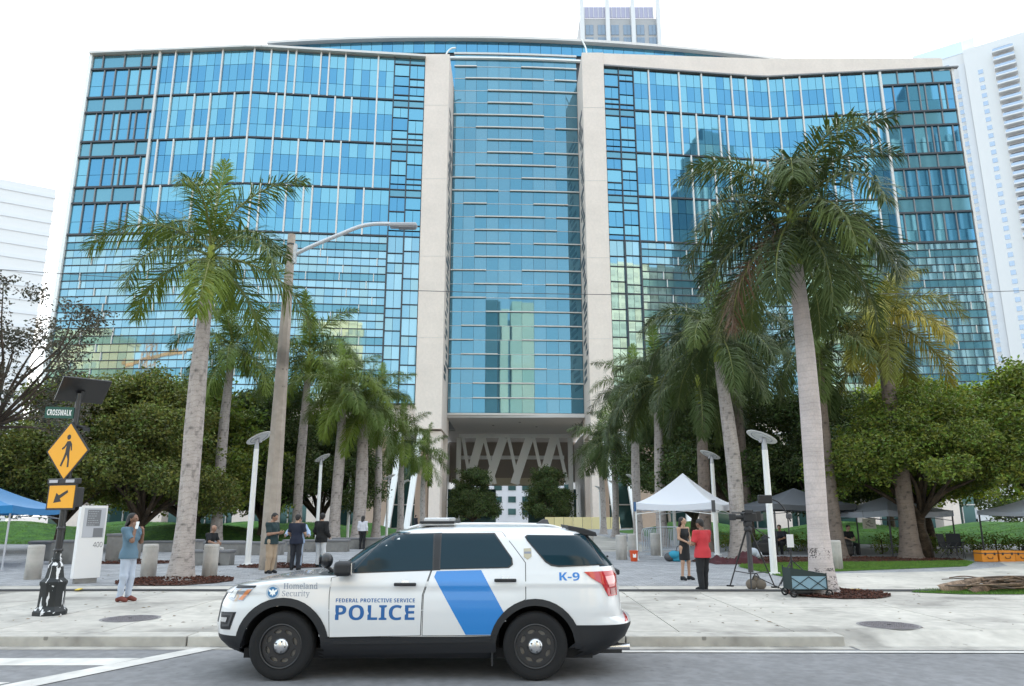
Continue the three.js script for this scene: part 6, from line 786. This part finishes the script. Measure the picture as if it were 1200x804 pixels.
function person(label, [x, y, z], turn, o) {
  const t = thing('person', label, 'person', [x, y, z], turn), sc = (o.h || 1.7) / 1.75, sl = o.slim || 1;
  const J = { pelvis: [0, 0.93, 0], waist: [0, 1.09, 0], chest: [0, 1.29, 0], neckB: [0, 1.46, -0.01], neckT: [0, 1.53, 0.012], head: [0, 1.635, 0.025], shL: [0.172, 1.415, -0.01], shR: [-0.172, 1.415, -0.01], elL: [0.225, 1.14, -0.03], elR: [-0.225, 1.14, -0.03], wrL: [0.235, 0.90, 0.05], wrR: [-0.235, 0.90, 0.05], hipL: [0.088, 0.9, 0], hipR: [-0.088, 0.9, 0], knL: [0.098, 0.49, 0.02], knR: [-0.098, 0.49, 0.02], anL: [0.10, 0.085, -0.02], anR: [-0.10, 0.085, -0.02], toL: [0.125, 0.035, 0.13], toR: [-0.125, 0.035, 0.13], ...o.j };
  const torso = [cap(J.pelvis, J.waist, 0.135 * sl, 0.118 * sl, 1.25), cap(J.waist, J.chest, 0.118 * sl, 0.138 * sl, 1.25), cap(J.chest, J.neckB, 0.135 * sl, 0.075, 1.25), cap(J.shL, J.chest, 0.062 * sl, 0.10, 1.1), cap(J.shR, J.chest, 0.062 * sl, 0.10, 1.1), ...(o.bust ? [cap([0.065, J.chest[1] - 0.01, J.chest[2] + 0.075], [0.065, J.chest[1] - 0.03, J.chest[2] + 0.08], 0.05), cap([-0.065, J.chest[1] - 0.01, J.chest[2] + 0.075], [-0.065, J.chest[1] - 0.03, J.chest[2] + 0.08], 0.05)] : []), ...(o.belly ? [cap([0, 1.08, J.waist[2] + 0.05], [0, 1.15, J.waist[2] + 0.05], 0.11)] : [])];
  const upArm = [cap(J.shL, J.elL, 0.053 * sl, 0.040 * sl), cap(J.shR, J.elR, 0.053 * sl, 0.040 * sl)], foreArm = [cap(J.elL, J.wrL, 0.041 * sl, 0.027 * sl), cap(J.elR, J.wrR, 0.041 * sl, 0.027 * sl)];
  const thigh = [cap(J.hipL, J.knL, 0.086 * sl, 0.056 * sl), cap(J.hipR, J.knR, 0.086 * sl, 0.056 * sl), cap(J.pelvis, J.hipL, 0.12 * sl, 0.09 * sl, 1.15), cap(J.pelvis, J.hipR, 0.12 * sl, 0.09 * sl, 1.15)], shin = [cap(J.knL, J.anL, 0.055 * sl, 0.037 * sl), cap(J.knR, J.anR, 0.055 * sl, 0.037 * sl)], foot = [cap(J.anL, J.toL, 0.042, 0.034), cap(J.anR, J.toR, 0.042, 0.034), cap([J.anL[0], J.toL[1] + 0.008, J.anL[2] - 0.025], J.anL, 0.038, 0.04), cap([J.anR[0], J.toR[1] + 0.008, J.anR[2] - 0.025], J.anR, 0.038, 0.04)], neck = [cap(J.neckB, J.neckT, 0.055, 0.05)];
  // head in its own frame, then turned on the neck
  const hm = new THREE.Matrix4().makeTranslation(...J.neckT).multiply(new THREE.Matrix4().makeRotationFromEuler(new THREE.Euler(o.nod || 0, o.look || 0, o.tilt || 0, 'YXZ')));
  const hp = [cap([0, 0.128, -0.012], [0, 0.118, 0.012], 0.083, 0.083), cap([0, 0.08, 0.045], [0, 0.035, 0.058], 0.055, 0.034), cap([0, 0.02, 0.0], [0, 0.07, 0], 0.05, 0.06), cap([0, 0.105, 0.092], [0, 0.075, 0.108], 0.010, 0.015), cap([-0.03, 0.112, 0.078], [0.03, 0.112, 0.078], 0.016), cap([0.078, 0.11, -0.005], [0.080, 0.075, -0.002], 0.014, 0.010), cap([-0.078, 0.11, -0.005], [-0.080, 0.075, -0.002], 0.014, 0.010), cap([-0.018, 0.045, 0.086], [0.018, 0.045, 0.086], 0.009)];
  const hf = field(hp, 0.02), eye = (a, b, c) => Math.min(Math.hypot(a - 0.032, b - 0.095, c - 0.098), Math.hypot(a + 0.032, b - 0.095, c - 0.098)) - 0.014;
  const [hlo, hhi] = bounds(hp, 0.02), headG = surfaceNet((a, b, c) => { const d = hf(a, b, c), e = -eye(a, b, c), k = 0.008, q = Math.max(k - Math.abs(d - e), 0) / k; return Math.max(d, e) + q * q * k * 0.25; }, hlo, hhi, 0.0055); headG.applyMatrix4(hm);
  const handG = []; for (const s of ['L', 'R']) { const e = J['el' + s], w = J['wr' + s], d = (o.handDir && o.handDir[s]) || [w[0] - e[0], w[1] - e[1], w[2] - e[2]], pn = (o.palm && o.palm[s]) || [s === 'L' ? -1 : 1, 0, 0.15]; const hpz = handPrims(w, d, pn, o.curl ?? 0.35, s === 'L' ? -1 : 1); handG.push(shapeOf(hpz, 0.008, 0.0045)); }
  const bodyG = shapeOf([...torso, ...neck, ...upArm, ...foreArm, ...thigh, ...shin, ...foot], 0.035, 0.016);
  const skin = o.skin; mesh('body', merge([bodyG, headG, ...handG]), skin, t);
  mesh('eyes', merge([-1, 1].map(s => ball(0.010, s * 0.032, 0.095, 0.083, 1, 0.7, 1, 10).applyMatrix4(hm))), M.black, t);
  const low = c => (a, b) => c - b, high = c => (a, b) => b - c;
  if (o.top) { const sleeves = o.sleeve === 'long' ? [...upArm, ...foreArm] : o.sleeve === 'none' ? [] : upArm, hem = o.hem ?? 0.86; const inv = o.sleeve === 'short' || !o.sleeve; const f1 = [...torso, ...sleeves, ...(o.seated ? [] : [thigh[2], thigh[3]]), ...(hem < 0.9 ? [cap(J.pelvis, [J.pelvis[0], hem, J.pelvis[2]], 0.155 * sl, 0.168 * sl, 1.12)] : [])];
    const elbowCut = (a, b, c) => { let m = -1; for (const [s, e] of [[J.shL, J.elL], [J.shR, J.elR]]) { const d = V(e[0] - s[0], e[1] - s[1], e[2] - s[2]), L = d.length(); d.normalize(); const q = (a - s[0]) * d.x + (b - s[1]) * d.y + (c - s[2]) * d.z, perp = Math.hypot(a - s[0] - d.x * q, b - s[1] - d.y * q, c - s[2] - d.z * q); if (perp < 0.085) m = Math.max(m, q - L * 0.86); } return m; };
    mesh(o.topName || 'shirt', shapeOf(f1, 0.04, 0.0135, 0.028, (a, b, c) => Math.max(low(hem)(a, b), high(J.neckB[1] + (o.collar ?? 0.015))(a, b), inv ? elbowCut(a, b, c) : -1), 0.006), o.top, t); }
  if (o.bottom) { const legs = o.legs === 'dress' ? null : o.legs === 'shorts' ? thigh : [...thigh, ...shin]; if (legs) mesh('trousers', shapeOf([...legs, cap(J.pelvis, [J.pelvis[0], J.pelvis[1] + 0.08, J.pelvis[2]], 0.125 * sl, 0.115 * sl, 1.25)], 0.03, 0.0135, Math.min(o.baggy ?? 0.018, 0.024), (a, b) => Math.max(b - (J.pelvis[1] + 0.06), o.seated ? -1 : (o.cuff ?? 0.06) - b), 0.007), o.bottom, t); }
  if (o.dress) mesh('dress', shapeOf([...torso, cap(J.pelvis, [0, 0.55, 0.0], 0.15 * sl, 0.165 * sl, 1.15)], 0.05, 0.0135, 0.014, (a, b) => Math.max(0.55 - b, b - (J.neckB[1] - 0.03), b > 1.28 ? Math.abs(a) - 0.155 : -1)), o.dress, t);
  if (o.shoe) mesh('shoes', shapeOf(foot, 0.03, 0.010, 0.009, (a, b) => Math.max(0.004 - b, b - (J.anL[1] + 0.03))), o.shoe, t);
  if (o.hair) { const hr = [cap([0, 0.138, -0.022], [0, 0.135, 0.0], 0.088, 0.086), cap([0, 0.10, -0.045], [0, 0.06, -0.05], 0.065, 0.05), ...(o.longHair ? [cap([0, 0.10, -0.05], [0, -0.04, -0.085], 0.075, 0.075), cap([0, -0.04, -0.085], [0, -o.longHair, -0.12], 0.08, 0.055), cap([0.06, 0.1, -0.02], [0.07, -0.04, -0.05], 0.03), cap([-0.06, 0.1, -0.02], [-0.07, -0.04, -0.05], 0.03)] : [])]; const hg = shapeOf(hr, 0.02, 0.008, 0.004, o.cap ? undefined : (a, b, c) => Math.min(c - 0.055 + Math.max(0, 0.14 - b) * 0.9, 1)); hg.applyMatrix4(hm); mesh('hair', hg, o.hair, t); }
  if (o.hat) { const g = merge([shapeOf([cap([0, 0.15, -0.012], [0, 0.148, 0.012], 0.088)], 0.01, 0.008, 0.006, (a, b) => 0.135 - b), rbx(0.13, 0.012, 0.10, 0.005, 0, 0.145, 0.115)]); g.applyMatrix4(hm); mesh('cap', g, o.hat, t); }
  t.scale.setScalar(sc); return t;
}
M.skinA = phys(C(0.20, 0.105, 0.068), 0.55); M.skinB = phys(C(0.40, 0.245, 0.17), 0.55); M.skinC = phys(C(0.30, 0.17, 0.115), 0.55);
const cloth = (r, g, b) => mat(C(r, g, b), 0.9, { bumpMap: concreteBump, bumpScale: 0.002 });
const HAIR = mat(C(0.012, 0.010, 0.010), 0.6);
{ // holding a phone to the ear, long hair
  const p = person('person in grey-blue T-shirt and pale jeans holding a phone to the ear', [-7.57, 0.14, -15.15], 1.45, { h: 1.68, slim: 1.02, bust: 1, skin: M.skinA, top: cloth(0.10, 0.17, 0.23), hem: 0.84, bottom: cloth(0.42, 0.47, 0.56), shoe: cloth(0.16, 0.045, 0.035), hair: HAIR, longHair: 0.42, nod: -0.08, curl: 0.55, j: { elR: [-0.20, 1.20, 0.17], wrR: [-0.125, 1.44, 0.16], elL: [0.21, 1.17, 0.10], wrL: [0.10, 1.34, 0.20], knL: [0.09, 0.49, 0.04], knR: [-0.085, 0.49, 0.0], anL: [0.09, 0.085, 0.02], toL: [0.10, 0.035, 0.17], anR: [-0.085, 0.085, -0.05], toR: [-0.095, 0.035, 0.10] }, handDir: { R: [0.05, 1, -0.25], L: [-0.3, 0.9, 0.1] }, palm: { R: [1, 0, -0.4], L: [-0.3, 0, -1] } });
  void p; const ph = single('phone', rbx(0.012, 0.145, 0.072, 0.005), M.whiteMetal, 'white phone held to the ear by the person in pale jeans', 'phone', [-7.40, 1.585, -15.005], 1.3); ph.rotation.x = -0.25;
}
const dark = cloth(0.012, 0.013, 0.016);
person('person in dark green T-shirt and khaki trousers looking down at a phone', [-7.05, 0.14, -22.4], 1.25, { h: 1.72, slim: 1.16, belly: 1, skin: M.skinC, top: cloth(0.016, 0.035, 0.040), hem: 0.84, bottom: cloth(0.36, 0.27, 0.19), baggy: 0.03, shoe: dark, hair: HAIR, nod: 0.42, curl: 0.5, j: { elL: [0.23, 1.13, 0.04], elR: [-0.23, 1.13, 0.04], wrL: [0.09, 1.16, 0.28], wrR: [-0.07, 1.17, 0.29] }, palm: { L: [-0.7, 0.5, -0.3], R: [0.7, 0.5, -0.3] } });
person('person in navy T-shirt and dark jeans seen from behind', [-6.72, 0.14, -23.8], 3.1, { h: 1.68, slim: 1.12, skin: M.skinB, top: cloth(0.012, 0.016, 0.034), hem: 0.82, bottom: cloth(0.02, 0.022, 0.03), shoe: dark, hair: HAIR, nod: 0.2, j: { elL: [0.26, 1.15, 0.02], elR: [-0.26, 1.15, 0.02], wrL: [0.24, 1.04, 0.24], wrR: [-0.22, 1.06, 0.24] }, palm: { L: [-0.4, 1, 0], R: [0.4, 1, 0] } });
person('person in pale blue shirt, mostly hidden by the person in navy', [-6.92, 0.14, -24.7], 0.1, { h: 1.62, slim: 1.25, belly: 1, skin: M.skinB, top: cloth(0.33, 0.42, 0.58), sleeve: 'long', hem: 0.84, bottom: cloth(0.34, 0.40, 0.50), shoe: dark, hair: HAIR, nod: 0.4, j: { elL: [0.34, 1.2, 0.06], elR: [-0.34, 1.2, 0.06], wrL: [0.40, 1.12, 0.24], wrR: [-0.38, 1.12, 0.24] } });
person('person in black jacket and pale trousers seen from behind', [-6.25, 0.14, -25.0], 2.75, { h: 1.72, slim: 1.08, skin: M.skinB, top: cloth(0.010, 0.010, 0.011), topName: 'jacket', sleeve: 'long', hem: 0.80, collar: 0.035, bottom: cloth(0.55, 0.56, 0.58), shoe: dark, hair: HAIR, longHair: 0, look: 0.5, j: { elL: [0.24, 1.15, -0.03], elR: [-0.24, 1.15, -0.03], wrL: [0.20, 1.0, 0.16], wrR: [-0.20, 1.0, 0.16] } });
person('person in white shirt and black skirt with long black hair, walking away', [-7.55, 0.14, -38.5], 3.0, { h: 1.64, skin: M.skinA, top: cloth(0.62, 0.62, 0.68), sleeve: 'long', hem: 0.95, bottom: dark, shoe: dark, hair: HAIR, longHair: 0.36 });
person('distant person in dark suit beside the slanted white columns', [-9.9, 0.14, -78], 2.5, { h: 1.74, skin: M.skinB, top: cloth(0.02, 0.022, 0.03), topName: 'jacket', sleeve: 'long', hem: 0.82, bottom: cloth(0.02, 0.02, 0.024), shoe: dark, hair: HAIR });
const SIT = { pelvis: [0, 0.55, -0.08], waist: [0, 0.70, -0.07], chest: [0, 0.90, -0.02], neckB: [0, 1.06, 0.02], neckT: [0, 1.13, 0.05], head: [0, 1.23, 0.06], shL: [0.172, 1.015, 0.0], shR: [-0.172, 1.015, 0.0], elL: [0.22, 0.78, 0.12], elR: [-0.22, 0.78, 0.12], wrL: [0.10, 0.72, 0.32], wrR: [-0.10, 0.72, 0.32], hipL: [0.09, 0.53, -0.05], hipR: [-0.09, 0.53, -0.05], knL: [0.13, 0.52, 0.38], knR: [-0.13, 0.52, 0.38], anL: [0.13, 0.085, 0.40], anR: [-0.13, 0.085, 0.40], toL: [0.14, 0.035, 0.54], toR: [-0.14, 0.035, 0.54] };
const seated = (label, p, turn, top, bottom, skin, o = {}) => person(label, p, turn, { h: 1.7, seated: true, skin, top, hem: 0.5, bottom, shoe: dark, j: SIT, nod: 0.25, ...o });
seated('seated person in black T-shirt and pale trousers on the low bench block', [-10.3, 0.16, -26.15], 1.2, dark, cloth(0.42, 0.41, 0.40), M.skinC);
seated('seated person in dark clothes on a folding chair under the grey canopy', [14.6, 0.08, -33.15], 0.2, dark, dark, M.skinB, { hair: HAIR });
seated('seated person in dark clothes behind the scuffed white palm', [11.8, 0.08, -33.55], -0.6, cloth(0.02, 0.02, 0.03), dark, M.skinC, { hair: HAIR });
person('person in sleeveless black dress standing with hands joined', [4.52, 0.14, -20.1], 0.55, { h: 1.60, slim: 0.92, bust: 1, skin: M.skinB, dress: cloth(0.012, 0.012, 0.014), legs: 'dress', shoe: dark, hair: HAIR, longHair: 0.1, look: 0.35, nod: -0.15, j: { elL: [0.21, 1.15, 0.02], elR: [-0.21, 1.15, 0.02], wrL: [0.05, 1.04, 0.21], wrR: [-0.05, 1.04, 0.21], anL: [0.16, 0.085, -0.02], knL: [0.13, 0.49, 0.02], toL: [0.19, 0.035, 0.12] }, palm: { L: [-0.8, 0, -0.6], R: [0.8, 0, -0.6] } });
person('person in red shirt and black trousers seen from behind', [4.3, 0.14, -17.3], 3.65, { h: 1.56, slim: 1.18, skin: M.skinA, top: cloth(0.46, 0.035, 0.045), hem: 0.80, bottom: dark, baggy: 0.03, shoe: dark, hair: HAIR, nod: 0.25, look: 0.2, j: { elL: [0.26, 1.14, 0.04], elR: [-0.25, 1.14, 0.06], wrL: [0.08, 1.12, 0.24], wrR: [-0.10, 1.16, 0.25], knR: [-0.10, 0.49, 0.06], anR: [-0.13, 0.085, 0.10], toR: [-0.2, 0.035, 0.24] }, palm: { L: [-0.6, 0.3, -0.5], R: [0.6, 0.3, -0.5] } });

scene.updateMatrixWorld(true);
renderer.render(scene, camera);
